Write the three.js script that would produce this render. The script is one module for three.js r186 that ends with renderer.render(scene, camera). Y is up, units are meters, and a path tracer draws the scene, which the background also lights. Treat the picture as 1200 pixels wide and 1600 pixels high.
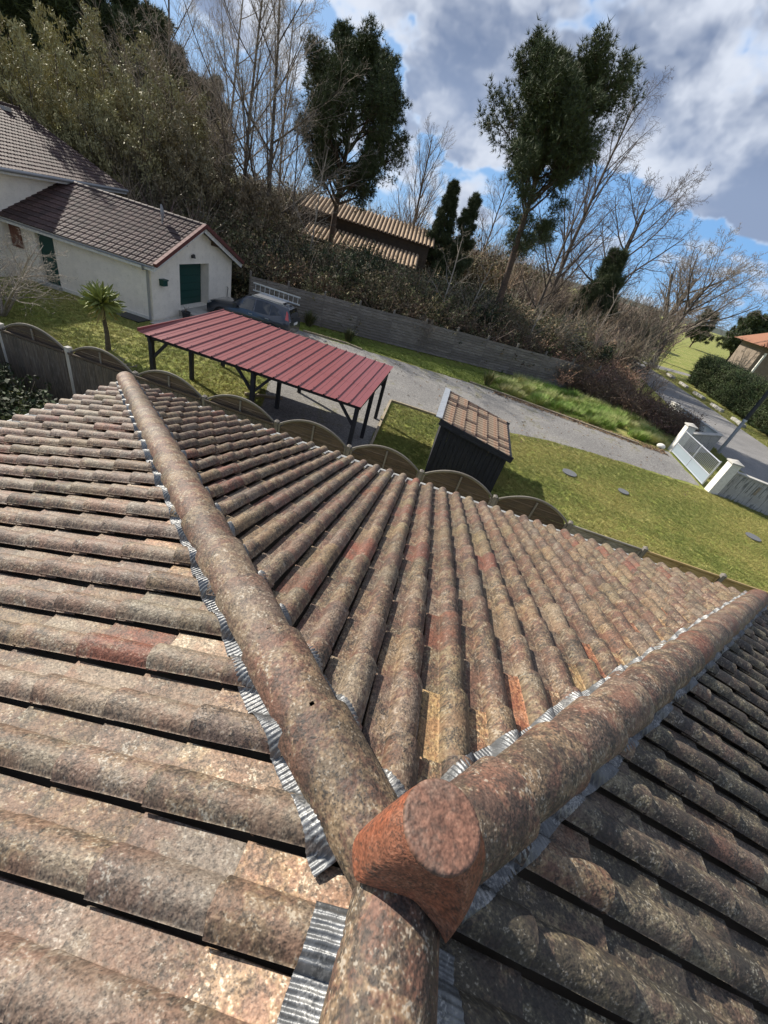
import * as THREE from 'three';
import { mergeGeometries } from 'three/addons/utils/BufferGeometryUtils.js';

// ---------------------------------------------------------------- camera, sky, sun, exposure
const scene = new THREE.Scene();
const camera = new THREE.PerspectiveCamera(103.55, 3 / 4, 0.05, 900);
{
  const yaw = -0.0484, pitch = -0.6021, roll = 0.309;
  const f = new THREE.Vector3(Math.sin(yaw) * Math.cos(pitch), Math.sin(pitch), -Math.cos(yaw) * Math.cos(pitch));
  const r = new THREE.Vector3().crossVectors(f, new THREE.Vector3(0, 1, 0)).normalize();
  const u = new THREE.Vector3().crossVectors(r, f);
  const r2 = r.clone().multiplyScalar(Math.cos(roll)).addScaledVector(u, Math.sin(roll));
  const u2 = u.clone().multiplyScalar(Math.cos(roll)).addScaledVector(r, -Math.sin(roll));
  camera.matrixAutoUpdate = true;
  const m = new THREE.Matrix4().makeBasis(r2, u2, f.clone().negate());
  camera.quaternion.setFromRotationMatrix(m);
  camera.position.set(-0.2995, 1.267, 0.3535);
  camera.updateMatrixWorld(true);
}
scene.add(camera);

const renderer = new THREE.WebGLRenderer({ antialias: true });
renderer.toneMapping = THREE.LinearToneMapping;
renderer.toneMappingExposure = 1.6;
renderer.shadowMap.enabled = true;

const SUN = new THREE.Vector3(-0.729, 0.53, -0.4325).normalize();
const sun = new THREE.DirectionalLight(new THREE.Color(1.0, 0.93, 0.82), 5.0);
sun.position.copy(SUN).multiplyScalar(120);
sun.target.position.set(0, -4, -14);
sun.castShadow = true;
sun.shadow.mapSize.set(4096, 4096);
sun.shadow.radius = 1;
Object.assign(sun.shadow.camera, { left: -60, right: 60, top: 60, bottom: -60, near: 1, far: 300 });
scene.add(sun, sun.target);

// ---------------------------------------------------------------- random numbers and noise
function rand32(a) { return () => { a |= 0; a = a + 0x6D2B79F5 | 0; let t = Math.imul(a ^ a >>> 15, 1 | a); t = t + Math.imul(t ^ t >>> 7, 61 | t) ^ t; return ((t ^ t >>> 14) >>> 0) / 4294967296; }; }
let rnd = rand32(7);
const rr = (a, b) => a + (b - a) * rnd();
const clamp = (x, a = 0, b = 1) => x < a ? a : x > b ? b : x;
const lerp = (a, b, t) => a + (b - a) * t;
const sst = (a, b, x) => { const t = clamp((x - a) / (b - a)); return t * t * (3 - 2 * t); };

function lattice(N, cx, cy, seed) {                     // tileable value noise on an N x N grid
  const R = rand32(seed), L = new Float32Array(cx * cy); for (let i = 0; i < L.length; i++) L[i] = R();
  const out = new Float32Array(N * N), ix = new Int32Array(N), ix1 = new Int32Array(N), fx = new Float32Array(N);
  for (let x = 0; x < N; x++) { const g = x / N * cx, i = Math.floor(g), t = g - i; ix[x] = i % cx; ix1[x] = (i + 1) % cx; fx[x] = t * t * (3 - 2 * t); }
  for (let y = 0; y < N; y++) {
    const g = y / N * cy, j = Math.floor(g), t = g - j, s = t * t * (3 - 2 * t), a = (j % cy) * cx, b = ((j + 1) % cy) * cx;
    for (let x = 0; x < N; x++) { const p = L[a + ix[x]], q = L[a + ix1[x]], u = L[b + ix[x]], v = L[b + ix1[x]]; const e = p + (q - p) * fx[x], w = u + (v - u) * fx[x]; out[y * N + x] = e + (w - e) * s; }
  }
  return out;
}
function fbm(N, cx, cy, oct, gain, seed) {              // stretched to fill 0..1
  const out = new Float32Array(N * N); let a = 1;
  for (let o = 0; o < oct; o++) { if (cx > N || cy > N) break; const l = lattice(N, cx, cy, seed + o * 101); for (let i = 0; i < out.length; i++) out[i] += (l[i] - 0.5) * a; a *= gain; cx *= 2; cy *= 2; }
  let s = 0; for (let i = 0; i < out.length; i++) s += out[i] * out[i]; s = Math.sqrt(s / out.length);
  for (let i = 0; i < out.length; i++) out[i] = clamp(0.5 + out[i] / s * 0.24);
  return out;
}
const enc = c => Math.round(255 * (c <= 0.0031308 ? 12.92 * c : 1.055 * Math.pow(clamp(c), 1 / 2.4) - 0.055));
function tex(N, colour, srgb = true) {                  // colour(i) -> [r, g, b] linear
  const d = new Uint8Array(N * N * 4);
  for (let i = 0; i < N * N; i++) { const c = colour(i); if (srgb) { d[i * 4] = enc(c[0]); d[i * 4 + 1] = enc(c[1]); d[i * 4 + 2] = enc(c[2]); } else { const v = Math.round(255 * clamp(c)); d[i * 4] = d[i * 4 + 1] = d[i * 4 + 2] = v; } d[i * 4 + 3] = 255; }
  const t = new THREE.DataTexture(d, N, N, THREE.RGBAFormat); t.wrapS = t.wrapT = THREE.RepeatWrapping; t.magFilter = THREE.LinearFilter; t.minFilter = THREE.LinearMipmapLinearFilter; t.generateMipmaps = true;
  if (srgb) t.colorSpace = THREE.SRGBColorSpace; t.needsUpdate = true; return t;
}
const mix3 = (a, b, t) => [a[0] + (b[0] - a[0]) * t, a[1] + (b[1] - a[1]) * t, a[2] + (b[2] - a[2]) * t];

// ---------------------------------------------------------------- the sky: blue air and a broken grey-white cloud deck
{
  const W = 3072, H = 1536, data = new Float32Array(W * H * 4), N = 512;
  const A = fbm(N, 6, 6, 7, 0.55, 11), B = fbm(N, 5, 5, 7, 0.6, 23), C = fbm(N, 24, 24, 5, 0.55, 37);
  const at = (F, x, y) => { x = (x % 1 + 1) % 1 * N; y = (y % 1 + 1) % 1 * N; const i = Math.floor(x), j = Math.floor(y), u = x - i, v = y - j, i1 = (i + 1) % N, j1 = (j + 1) % N, i0 = i % N, j0 = j % N; return lerp(lerp(F[j0 * N + i0], F[j0 * N + i1], u), lerp(F[j1 * N + i0], F[j1 * N + i1], u), v); };
  for (let y = 0; y < H; y++) {
    const el = ((y + 0.5) / H - 0.5) * Math.PI, sy = Math.sin(el), cy = Math.cos(el);
    for (let x = 0; x < W; x++) {
      const a = ((x + 0.5) / W - 0.5) * 2 * Math.PI, dx = Math.cos(a) * cy, dz = Math.sin(a) * cy;
      const k = (y * W + x) * 4; let c;
      if (sy < -0.02) c = [0.16, 0.17, 0.15];
      else {
        const h = clamp(sy), sd = dx * SUN.x + sy * SUN.y + dz * SUN.z;
        const blue = mix3([0.34, 0.62, 0.95], [0.075, 0.27, 0.72], Math.pow(h, 0.42));
        const glow = 0.45 * Math.pow(clamp(0.5 + 0.5 * sd), 6);
        c = mix3(blue, [0.85, 0.95, 1.05], clamp(glow));
        const q = sy + 0.10, px = dx / q, pz = dz / q, t = a / (2 * Math.PI);
        // a cloud bank over the middle and right of the view and overhead; loose wisps and gaps elsewhere
        const warp = at(B, t * 5 + 0.3, el * 1.1 + 0.7) - 0.5, wx = warp * 0.05;
        const n = at(A, t * 5 + 0.13 + wx, el * 1.25 + 0.41), n2 = at(C, t * 3 + wx, el * 0.9 + 0.2);
        const bank = sst(-1.22, -0.80, px + 0.5 * (n - 0.5)) * sst(-0.55, 0.35, pz + 4.2 - 0.42 * Math.max(0, px) + 1.6 * (n - 0.5));
        const loose = 0.34 * sst(0.42, 0.7, at(A, px * 0.03 + 0.6, pz * 0.03 + 0.2));
        const cover = Math.max(bank * 0.95, loose);
        const d = sst(0.66 - 0.66 * cover, 0.90 - 0.66 * cover, n * 0.62 + n2 * 0.38);
        const thick = at(B, t * 6 + 0.07 + wx, el * 1.5 + 0.55) * 0.55 + at(C, t * 4 + 0.5 + wx * 2, el * 1.0 + 0.1) * 0.25 + at(A, t * 3, el * 0.9 + 0.9) * 0.2;
        const lit = Math.pow(clamp(0.5 + 0.5 * sd), 2);
        const body = mix3(mix3([0.29, 0.365, 0.53], [0.19, 0.25, 0.39], sst(0.17, 0.30, el)), [0.78, 0.83, 0.93], sst(0.36, 0.86, 1 - thick + 0.12 * lit));
        const rim = sst(0.05, 0.35, d) * (1 - sst(0.45, 0.98, d));
        const cc = mix3(body, [1.1, 1.1, 1.1], 0.6 * rim);
        c = mix3(c, cc, d * 0.96);
        if (sy < 0.03) c = mix3([0.62, 0.75, 0.88], c, sst(-0.02, 0.03, sy) * 0.6 + 0.4);
      }
      data[k] = c[0] / 1.6; data[k + 1] = c[1] / 1.6; data[k + 2] = c[2] / 1.6; data[k + 3] = 1;
    }
  }
  const sky = new THREE.DataTexture(data, W, H, THREE.RGBAFormat, THREE.FloatType);
  sky.mapping = THREE.EquirectangularReflectionMapping; sky.magFilter = THREE.LinearFilter; sky.minFilter = THREE.LinearFilter; sky.needsUpdate = true;
  scene.background = sky; scene.environment = sky;
}

// ---------------------------------------------------------------- naming helpers
const taken = {};
const numbered = n => { taken[n] = (taken[n] || 0) + 1; return taken[n] === 1 ? n : n + '_' + String(taken[n] - 1).padStart(3, '0'); };
function shade(o) { o.traverse(c => { if (c.isMesh) { c.castShadow = true; c.receiveShadow = true; } }); return o; }
function thing(name, label, category, p = [0, 0, 0], turn = 0, group) {
  const o = new THREE.Group(); o.name = numbered(name); o.position.set(...p); o.rotation.y = turn; o.userData = { label, category };
  if (group) o.userData.group = group; scene.add(o); return o;
}
function part(name, geo, mat, parent) { const m = new THREE.Mesh(geo, mat); m.name = name; m.castShadow = m.receiveShadow = true; if (parent) parent.add(m); return m; }
function tag(o, label, category, group, kind) { o.name = numbered(o.name); o.userData = { label, category }; if (group) o.userData.group = group; if (kind) o.userData.kind = kind; scene.add(o); return o; }
function struct(name, geo, mat) { const m = part(numbered(name), geo, mat, scene); m.userData.kind = 'structure'; return m; }
function copyOf(o, p, turn, label) { const c = o.clone(); c.name = numbered(o.name.replace(/_\d{3}$/, '')); c.userData = { ...o.userData }; if (label) c.userData.label = label; c.position.set(...p); c.rotation.y = turn; scene.add(c); return c; }

// geometry collector: triangles with uv and colour
const V = (x, y, z) => new THREE.Vector3(x, y, z);
class GB {
  constructor() { this.p = []; this.u = []; this.c = []; this.i = []; this.col = [1, 1, 1]; }
  v(x, y, z, u = 0, w = 0) { this.p.push(x, y, z); this.u.push(u, w); this.c.push(...this.col); return this.p.length / 3 - 1; }
  tri(a, b, c) { this.i.push(a, b, c); }
  quad(a, b, c, d) { this.i.push(a, b, c, a, c, d); }
  tube(pts, rad, sides, cap = false) {                  // pts Vector3[], rad number[]
    const n = pts.length, t = new THREE.Vector3(), s = new THREE.Vector3(), b = new THREE.Vector3(); let prev = null, len = 0, base = this.p.length / 3;
    for (let k = 0; k < n; k++) {
      t.subVectors(pts[Math.min(k + 1, n - 1)], pts[Math.max(k - 1, 0)]).normalize();
      if (!prev) { s.set(Math.abs(t.y) > 0.9 ? 1 : 0, Math.abs(t.y) > 0.9 ? 0 : 1, 0); } else s.copy(prev);
      s.addScaledVector(t, -s.dot(t)).normalize(); prev = prev || new THREE.Vector3(); prev.copy(s); b.crossVectors(t, s);
      if (k) len += pts[k].distanceTo(pts[k - 1]);
      for (let j = 0; j < sides; j++) { const a = j / sides * 2 * Math.PI, c = Math.cos(a) * rad[k], d = Math.sin(a) * rad[k]; this.v(pts[k].x + s.x * c + b.x * d, pts[k].y + s.y * c + b.y * d, pts[k].z + s.z * c + b.z * d, j / sides * 0.4, len); }
    }
    for (let k = 0; k < n - 1; k++) for (let j = 0; j < sides; j++) { const a = base + k * sides + j, e = base + k * sides + (j + 1) % sides; this.quad(a, e, e + sides, a + sides); }
    if (cap) for (const k of [0, n - 1]) { const c = this.v(pts[k].x, pts[k].y, pts[k].z); for (let j = 0; j < sides; j++) { const a = base + k * sides + j, e = base + k * sides + (j + 1) % sides; k ? this.tri(c, a, e) : this.tri(c, e, a); } }
  }
  geo(colours = false) {
    const g = new THREE.BufferGeometry(); g.setAttribute('position', new THREE.Float32BufferAttribute(this.p, 3)); g.setAttribute('uv', new THREE.Float32BufferAttribute(this.u, 2));
    if (colours) g.setAttribute('color', new THREE.Float32BufferAttribute(this.c, 3)); g.setIndex(this.i); g.computeVertexNormals(); return g;
  }
}
// a box with uv in metres (grain along its longest side) and slightly chamfered long edges
function box(w, h, d, x = 0, y = 0, z = 0, ru = 0) {
  const g = new THREE.BoxGeometry(w, h, d), P = g.attributes.position, U = g.attributes.uv, Nn = g.attributes.normal, L = w >= h && w >= d ? 0 : h >= d ? 1 : 2, o1 = rnd() * 7, o2 = rnd() * 7;
  for (let i = 0; i < P.count; i++) {
    const p = [P.getX(i), P.getY(i), P.getZ(i)], n = [Math.abs(Nn.getX(i)), Math.abs(Nn.getY(i)), Math.abs(Nn.getZ(i))], ax = n[0] > 0.5 ? 0 : n[1] > 0.5 ? 1 : 2;
    const o = [0, 1, 2].filter(k => k !== ax); const a = o.includes(L) ? L : o[0], b = o.find(k => k !== a); U.setXY(i, p[a] + o1, p[b] + o2 + ax * 0.31);
  }
  if (ru) g.rotateY(ru); return g.translate(x, y, z);
}
// plan polygon (x, z pairs) as a flat sheet at height y, uv in metres
function sheet(poly, y) {
  const s = new THREE.Shape(poly.map(([x, z]) => new THREE.Vector2(x, -z))), g = new THREE.ShapeGeometry(s); g.rotateX(-Math.PI / 2); g.translate(0, y, 0);
  const P = g.attributes.position, U = g.attributes.uv; for (let i = 0; i < P.count; i++) U.setXY(i, P.getX(i), P.getZ(i)); return g;
}
function scaled(t, s) { const c = t.clone(); c.repeat.set(1 / s, 1 / s); c.needsUpdate = true; return c; }
const lin = (r, g, b) => new THREE.Color().setRGB(r, g, b);
const std = o => new THREE.MeshStandardMaterial(o), phys = o => new THREE.MeshPhysicalMaterial(o);
// ---------------------------------------------------------------- materials
const NT = 1024, Nn = 512;
const f_big = fbm(NT, 5, 5, 5, 0.55, 101), f_big2 = fbm(NT, 7, 7, 5, 0.55, 151), f_mid = fbm(NT, 22, 22, 5, 0.6, 201), f_mid2 = fbm(NT, 30, 30, 5, 0.6, 251), f_grain = fbm(NT, 110, 110, 3, 0.7, 301), f_grain2 = fbm(NT, 150, 150, 3, 0.75, 351), f_fine = fbm(NT, 230, 230, 2, 0.8, 401), f_fine2 = fbm(NT, 300, 300, 2, 0.8, 451);
// weathered clay, 1.6 m a side: fired clay under ochre, grey and black lichen
function clay(o) {
  const s = o.shift || 0, M = NT * NT - 1, at = (F, k) => F[(k + s * 7919) & M];
  const K = 0.80 * (o.K ?? 0.70), map = tex(NT, i => {
    const b = at(f_big, i), b2 = at(f_big2, i), m = at(f_mid, i), m2 = at(f_mid2, i), g = at(f_grain, i), g2 = at(f_grain2, i), fi = at(f_fine, i), fj = at(f_fine2, i);
    let c = mix3(o.clayA, o.clayB, sst(0.25, 0.75, b * 0.6 + m * 0.4));
    c = mix3(c, o.ochre, o.ochreAmt * sst(0.62 - o.ochreAmt * 0.35, 0.78 - o.ochreAmt * 0.2, 0.42 * m2 + 0.33 * b2 + 0.25 * g));
    c = mix3(c, o.grey, o.greyAmt * sst(0.45, 0.7, 0.45 * b + 0.35 * m2 + 0.2 * g2));
    c = mix3(c, o.black, o.blackAmt * sst(0.70 - o.blackAmt * 0.4, 0.86 - o.blackAmt * 0.36, 0.40 * (1 - b) + 0.3 * m + 0.30 * g2));
    const v = 0.40 + 0.42 * g + 0.80 * fi; c = [c[0] * v, c[1] * v, c[2] * v];
    c = mix3(c, [0.03, 0.026, 0.022], 0.85 * sst(0.62, 0.74, fj * 0.5 + g2 * 0.28 + m * 0.22) * o.pits);
    c = mix3(c, [0.52, 0.47, 0.39], sst(0.70, 0.82, fi * 0.5 + g * 0.25 + m2 * 0.25) * o.specks);
    return [c[0] * K, c[1] * K, c[2] * K];
  });
  return std({ map, bumpMap: clayBump, bumpScale: 0.0035, roughness: 0.68, color: lin(1, 1, 1), vertexColors: true });
}
const clayBump = tex(NT, i => 0.5 * f_grain[i] + 0.3 * f_grain2[i] + 0.2 * f_mid[i], false);
const CL = { clayA: [0.26, 0.10, 0.062], clayB: [0.20, 0.115, 0.078], ochre: [0.33, 0.245, 0.14], grey: [0.25, 0.195, 0.155], black: [0.04, 0.034, 0.028] };
const M = {};
M.clayBrown = clay({ ...CL, clayA: [0.20, 0.105, 0.07], clayB: [0.165, 0.105, 0.072], ochreAmt: 0.7, greyAmt: 0.5, blackAmt: 0.46, pits: 1, specks: 0.55 });
M.clayRed = clay({ ...CL, ochreAmt: 0.35, greyAmt: 0.3, blackAmt: 0.34, pits: 0.7, specks: 0.45, shift: 3 });
M.clayOchre = clay({ ...CL, clayA: [0.24, 0.15, 0.09], clayB: [0.26, 0.185, 0.115], ochreAmt: 0.8, greyAmt: 0.3, blackAmt: 0.4, pits: 1, specks: 0.4, shift: 5 });
M.clayPale = clay({ ...CL, clayA: [0.24, 0.15, 0.105], clayB: [0.245, 0.175, 0.125], ochreAmt: 0.45, greyAmt: 0.65, blackAmt: 0.40, grey: [0.29, 0.238, 0.185], pits: 0.7, specks: 0.7, shift: 9, K: 0.86 });
M.clayBlack = clay({ ...CL, clayA: [0.12, 0.08, 0.057], clayB: [0.11, 0.083, 0.06], ochre: [0.22, 0.185, 0.11], ochreAmt: 0.75, greyAmt: 0.2, blackAmt: 0.72, pits: 0.8, specks: 0.5, shift: 12, K: 0.9, black: [0.022, 0.020, 0.018] });
M.clayHip = clay({ ...CL, clayA: [0.21, 0.105, 0.07], clayB: [0.18, 0.115, 0.08], ochreAmt: 0.62, greyAmt: 0.35, blackAmt: 0.4, pits: 0.7, specks: 0.8, shift: 15, K: 0.85 });
M.clayHipMottled = clay({ ...CL, clayA: [0.21, 0.105, 0.07], clayB: [0.18, 0.115, 0.08], ochreAmt: 0.62, greyAmt: 0.35, blackAmt: 0.62, pits: 0.8, specks: 0.6, shift: 27, K: 0.85 });
M.clayFinial = clay({ ...CL, clayA: [0.40, 0.115, 0.05], clayB: [0.33, 0.115, 0.058], ochreAmt: 0.12, greyAmt: 0.1, blackAmt: 0.46, pits: 0.7, specks: 0.1, shift: 18 });
M.clayCap = clay({ ...CL, clayA: [0.24, 0.115, 0.075], clayB: [0.21, 0.12, 0.085], ochreAmt: 0.2, greyAmt: 0.3, blackAmt: 0.34, pits: 0.3, specks: 0.05, shift: 21, K: 0.82 });

M.clayShed = clay({ ...CL, clayA: [0.46, 0.27, 0.17], clayB: [0.55, 0.41, 0.28], ochreAmt: 0.7, ochre: [0.55, 0.43, 0.29], greyAmt: 0.3, blackAmt: 0.2, pits: 0.5, specks: 0.5, shift: 33, K: 1 });
M.cover = std({ color: lin(0.13, 0.135, 0.14), roughness: 0.7, metalness: 0.2 });
const flatNoise = (N, a, b, mixf) => tex(N, i => mix3(a, b, mixf(i)));
const s_big = fbm(Nn, 4, 4, 6, 0.6, 501), s_fine = fbm(Nn, 90, 90, 3, 0.7, 551), s_mid = fbm(Nn, 18, 18, 5, 0.6, 601), s_str = fbm(Nn, 3, 60, 4, 0.6, 651), s_str2 = fbm(Nn, 6, 120, 3, 0.7, 701);
const s_vert = fbm(Nn, 50, 2, 4, 0.6, 661), fineBump = tex(Nn, i => s_fine[i] * 0.6 + s_mid[i] * 0.4, false);
const lead = tex(Nn, i => { const v = lerp(0.10, 0.19, s_mid[i]); return mix3([v * 0.97, v, v * 1.03], [0.27, 0.27, 0.265], sst(0.62, 0.8, s_fine[i] * 0.5 + s_big[i] * 0.5)); });
M.flash = std({ map: lead, roughness: 0.5, metalness: 0.55, bumpMap: fineBump, bumpScale: 0.001 });
M.plaster = std({ map: tex(Nn, i => { const v = 0.74 + 0.10 * s_big[i] + 0.05 * s_fine[i]; return mix3([v, v * 0.93, v * 0.82], [v * 0.8, v * 0.74, v * 0.62], sst(0.62, 0.9, s_mid[i] * 0.5 + s_str[i] * 0.5) * 0.5); }), roughness: 0.95, bumpMap: fineBump, bumpScale: 0.004 });
M.white = std({ color: lin(0.74, 0.74, 0.72), roughness: 0.5, map: flatNoise(Nn, [0.8, 0.8, 0.8], [1, 1, 1], i => s_mid[i]) });
M.greyMetal = std({ color: lin(0.33, 0.34, 0.35), roughness: 0.5, metalness: 0.4 });
M.zinc = std({ color: lin(0.55, 0.58, 0.62), roughness: 0.38, metalness: 0.55, map: flatNoise(Nn, [0.78, 0.78, 0.78], [1, 1, 1], i => s_mid[i]) });
M.darkMetal = std({ color: lin(0.03, 0.032, 0.036), roughness: 0.5, metalness: 0.2 });
const woodTex = (a, b, c, k = 0.6) => tex(Nn, i => { const v = 0.75 + 0.5 * s_str2[i]; const q = mix3(mix3(a, b, sst(0.3, 0.75, s_str[i])), c, k * sst(0.55, 0.85, s_big[i] * 0.5 + s_str2[i] * 0.5)); return [q[0] * v, q[1] * v, q[2] * v]; });
const woodBump = tex(Nn, i => s_str[i] * 0.5 + s_str2[i] * 0.5, false);
const wood = (a, b, c, o = {}) => std({ map: woodTex(a, b, c, o.k), bumpMap: woodBump, bumpScale: 0.003, roughness: 0.85, ...(o.color ? { color: o.color } : {}) });
M.woodGrey = wood([0.22, 0.195, 0.165], [0.15, 0.132, 0.112], [0.30, 0.28, 0.25]);
M.woodGreyB = wood([0.14, 0.125, 0.105], [0.19, 0.17, 0.15], [0.10, 0.085, 0.07]);
M.woodBrown = wood([0.075, 0.05, 0.032], [0.05, 0.034, 0.023], [0.11, 0.088, 0.066]);
M.woodBrownB = wood([0.095, 0.066, 0.043], [0.06, 0.043, 0.03], [0.045, 0.035, 0.026]);
M.woodNew = wood([0.36, 0.245, 0.11], [0.30, 0.20, 0.085], [0.40, 0.30, 0.16]);
M.woodBlack = wood([0.018, 0.019, 0.023], [0.024, 0.025, 0.03], [0.034, 0.035, 0.042]);
M.woodLath = wood([0.105, 0.085, 0.066], [0.07, 0.056, 0.045], [0.14, 0.125, 0.105]);
M.woodLathB = wood([0.085, 0.07, 0.055], [0.06, 0.05, 0.04], [0.12, 0.105, 0.09]);
M.timber = wood([0.30, 0.25, 0.17], [0.24, 0.19, 0.13], [0.38, 0.33, 0.25]);
M.concrete = std({ map: tex(Nn, i => { const v = 0.30 + 0.13 * s_big[i] + 0.06 * s_fine[i]; return [v, v * 0.96, v * 0.88]; }), roughness: 0.95, bumpMap: fineBump, bumpScale: 0.003 });
M.wall = std({ map: tex(Nn, i => { const v = 0.30 + 0.12 * s_big[i] + 0.05 * s_fine[i]; return mix3([v, v * 0.97, v * 0.90], [v * 0.25, v * 0.26, v * 0.25], 0.85 * sst(0.58, 0.74, s_vert[i] * 0.65 + s_big[i] * 0.35)); }), roughness: 0.95, bumpMap: fineBump, bumpScale: 0.003 });
M.wallWhite = std({ color: lin(0.74, 0.72, 0.66), map: flatNoise(Nn, [0.82, 0.82, 0.80], [1, 1, 1], i => s_mid[i]), roughness: 0.9 });
M.green = std({ color: lin(0.006, 0.055, 0.045), roughness: 0.5 });
M.redTileNb = std({ map: tex(Nn, i => { const v = 0.7 + 0.6 * s_fine[i]; return mix3([0.05 * v, 0.025 * v, 0.022 * v], [0.072 * v, 0.047 * v, 0.042 * v], sst(0.45, 0.75, s_big[i] * 0.5 + s_mid[i] * 0.5)); }), roughness: 0.7, vertexColors: true });
M.redSheet = phys({ color: lin(0.215, 0.055, 0.055), roughness: 0.4, clearcoat: 0.35, clearcoatRoughness: 0.35, map: flatNoise(Nn, [0.86, 0.86, 0.86], [1, 1, 1], i => s_mid[i]) });
M.bark = std({ map: tex(Nn, i => mix3([0.13, 0.105, 0.08], [0.06, 0.048, 0.038], s_str2[i])), roughness: 0.95 });
M.barkPale = std({ map: tex(Nn, i => mix3([0.34, 0.30, 0.25], [0.18, 0.15, 0.12], s_mid[i])), roughness: 0.9 });
M.barkPine = std({ map: tex(Nn, i => mix3([0.12, 0.075, 0.05], [0.05, 0.036, 0.028], s_mid[i])), roughness: 0.95 });
M.twig = std({ color: lin(0.135, 0.098, 0.074), roughness: 0.9 });
M.twigGrey = std({ color: lin(0.20, 0.165, 0.13), roughness: 0.9 });
M.twigPale = std({ color: lin(0.30, 0.25, 0.20), roughness: 0.9 });
M.twigDark = std({ color: lin(0.085, 0.062, 0.048), roughness: 0.9 });
M.leaf = std({ color: lin(1, 1, 1), roughness: 0.7, vertexColors: true, side: THREE.DoubleSide });
M.soil = std({ color: lin(0.07, 0.055, 0.04), roughness: 1 });
// ---------------------------------------------------------------- ground
const G = -5;
const NG = 1024, g_big = fbm(NG, 6, 6, 6, 0.6, 801), g_mid = fbm(NG, 40, 40, 5, 0.65, 851), g_fine = fbm(NG, 200, 200, 3, 0.8, 901), g_fine2 = fbm(NG, 256, 256, 2, 0.8, 951);
const lawnTex = tex(NG, i => {
  let c = mix3([0.17, 0.20, 0.03], [0.25, 0.25, 0.05], sst(0.25, 0.75, g_mid[i]));
  c = mix3(c, [0.34, 0.28, 0.12], 0.65 * sst(0.52, 0.80, g_big[i] * 0.5 + g_fine[i] * 0.5));
  c = mix3(c, [0.10, 0.145, 0.02], 0.6 * sst(0.55, 0.8, (1 - g_big[i]) * 0.5 + g_fine2[i] * 0.5));
  const v = 0.55 + 0.9 * g_fine[i]; return [c[0] * v, c[1] * v, c[2] * v];
});
const gBump = tex(NG, i => g_fine[i] * 0.6 + g_mid[i] * 0.4, false);
M.lawn = std({ map: scaled(lawnTex, 7), bumpMap: scaled(gBump, 7), bumpScale: 0.04, roughness: 1 });
M.gravel = std({ map: scaled(tex(NG, i => { const v = 0.6 + 0.75 * g_fine2[i]; let c = mix3([0.175, 0.168, 0.16], [0.235, 0.225, 0.21], g_big[i]); c = mix3(c, [0.16, 0.15, 0.085], 0.6 * sst(0.66, 0.82, g_mid[i] * 0.45 + g_big[i] * 0.55)); return [c[0] * v, c[1] * v, c[2] * v]; }), 9), bumpMap: scaled(gBump, 2.5), bumpScale: 0.015, roughness: 0.95 });
M.asphalt = std({ map: scaled(tex(NG, i => { const v = (0.17 + 0.05 * g_big[i]) * (0.75 + 0.5 * g_fine2[i]); return [v, v * 0.97, v * 0.95]; }), 8), bumpMap: scaled(gBump, 2), bumpScale: 0.006, roughness: 0.92 });
{
  const g = new THREE.PlaneGeometry(1000, 1000, 1, 1); g.rotateX(-Math.PI / 2); g.translate(0, G, -100);
  const P = g.attributes.position, U = g.attributes.uv; for (let i = 0; i < P.count; i++) U.setXY(i, P.getX(i), P.getZ(i));
  struct('ground', g, M.lawn);
}
const drivePoly = [[-6.6, -8.45], [-2.12, -8.45], [-2.15, -12.7], [-2.4, -17.15], [0.05, -17.2], [2.5, -18.0], [5.3, -19.0], [8.5, -19.45], [13.0, -19.75], [13.0, -23.95], [11, -23.25], [6, -23.9], [0.86, -24.5], [-2.7, -24.1], [-5.8, -23.9], [-9.2, -23.5], [-13.85, -23.4], [-13.85, -17.4], [-10.2, -16.9], [-7.2, -15.2], [-6.2, -12.5]];
// uneven edge
function ragged(poly, step, amp, seed) { const R = rand32(seed), out = []; for (let i = 0; i < poly.length; i++) { const a = poly[i], b = poly[(i + 1) % poly.length], L = Math.hypot(b[0] - a[0], b[1] - a[1]), n = Math.max(1, Math.round(L / step)); for (let k = 0; k < n; k++) { const t = k / n; out.push([lerp(a[0], b[0], t) + (R() - 0.5) * amp, lerp(a[1], b[1], t) + (R() - 0.5) * amp]); } } return out; }
struct('gravel_driveway', sheet(ragged(drivePoly, 0.35, 0.16, 5), G + 0.008), M.gravel);
struct('road', sheet(ragged([[17.4, -10], [23.5, -8], [24.6, -34], [24.4, -44], [23.4, -64], [22, -110], [17.5, -110], [19.9, -60], [18.1, -35.4], [17.7, -28.6]], 1.2, 0.12, 9), G + 0.012), M.asphalt);
struct('pavement', box(1.4, 0.05, 7.2, -13.1, G + 0.025, -20.4), M.concrete);
struct('far_lane', sheet([[24.4, -61], [30, -64], [60, -74], [60, -76.5], [30, -66.5], [23.6, -64.5]], G + 0.008), M.gravel);

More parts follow.
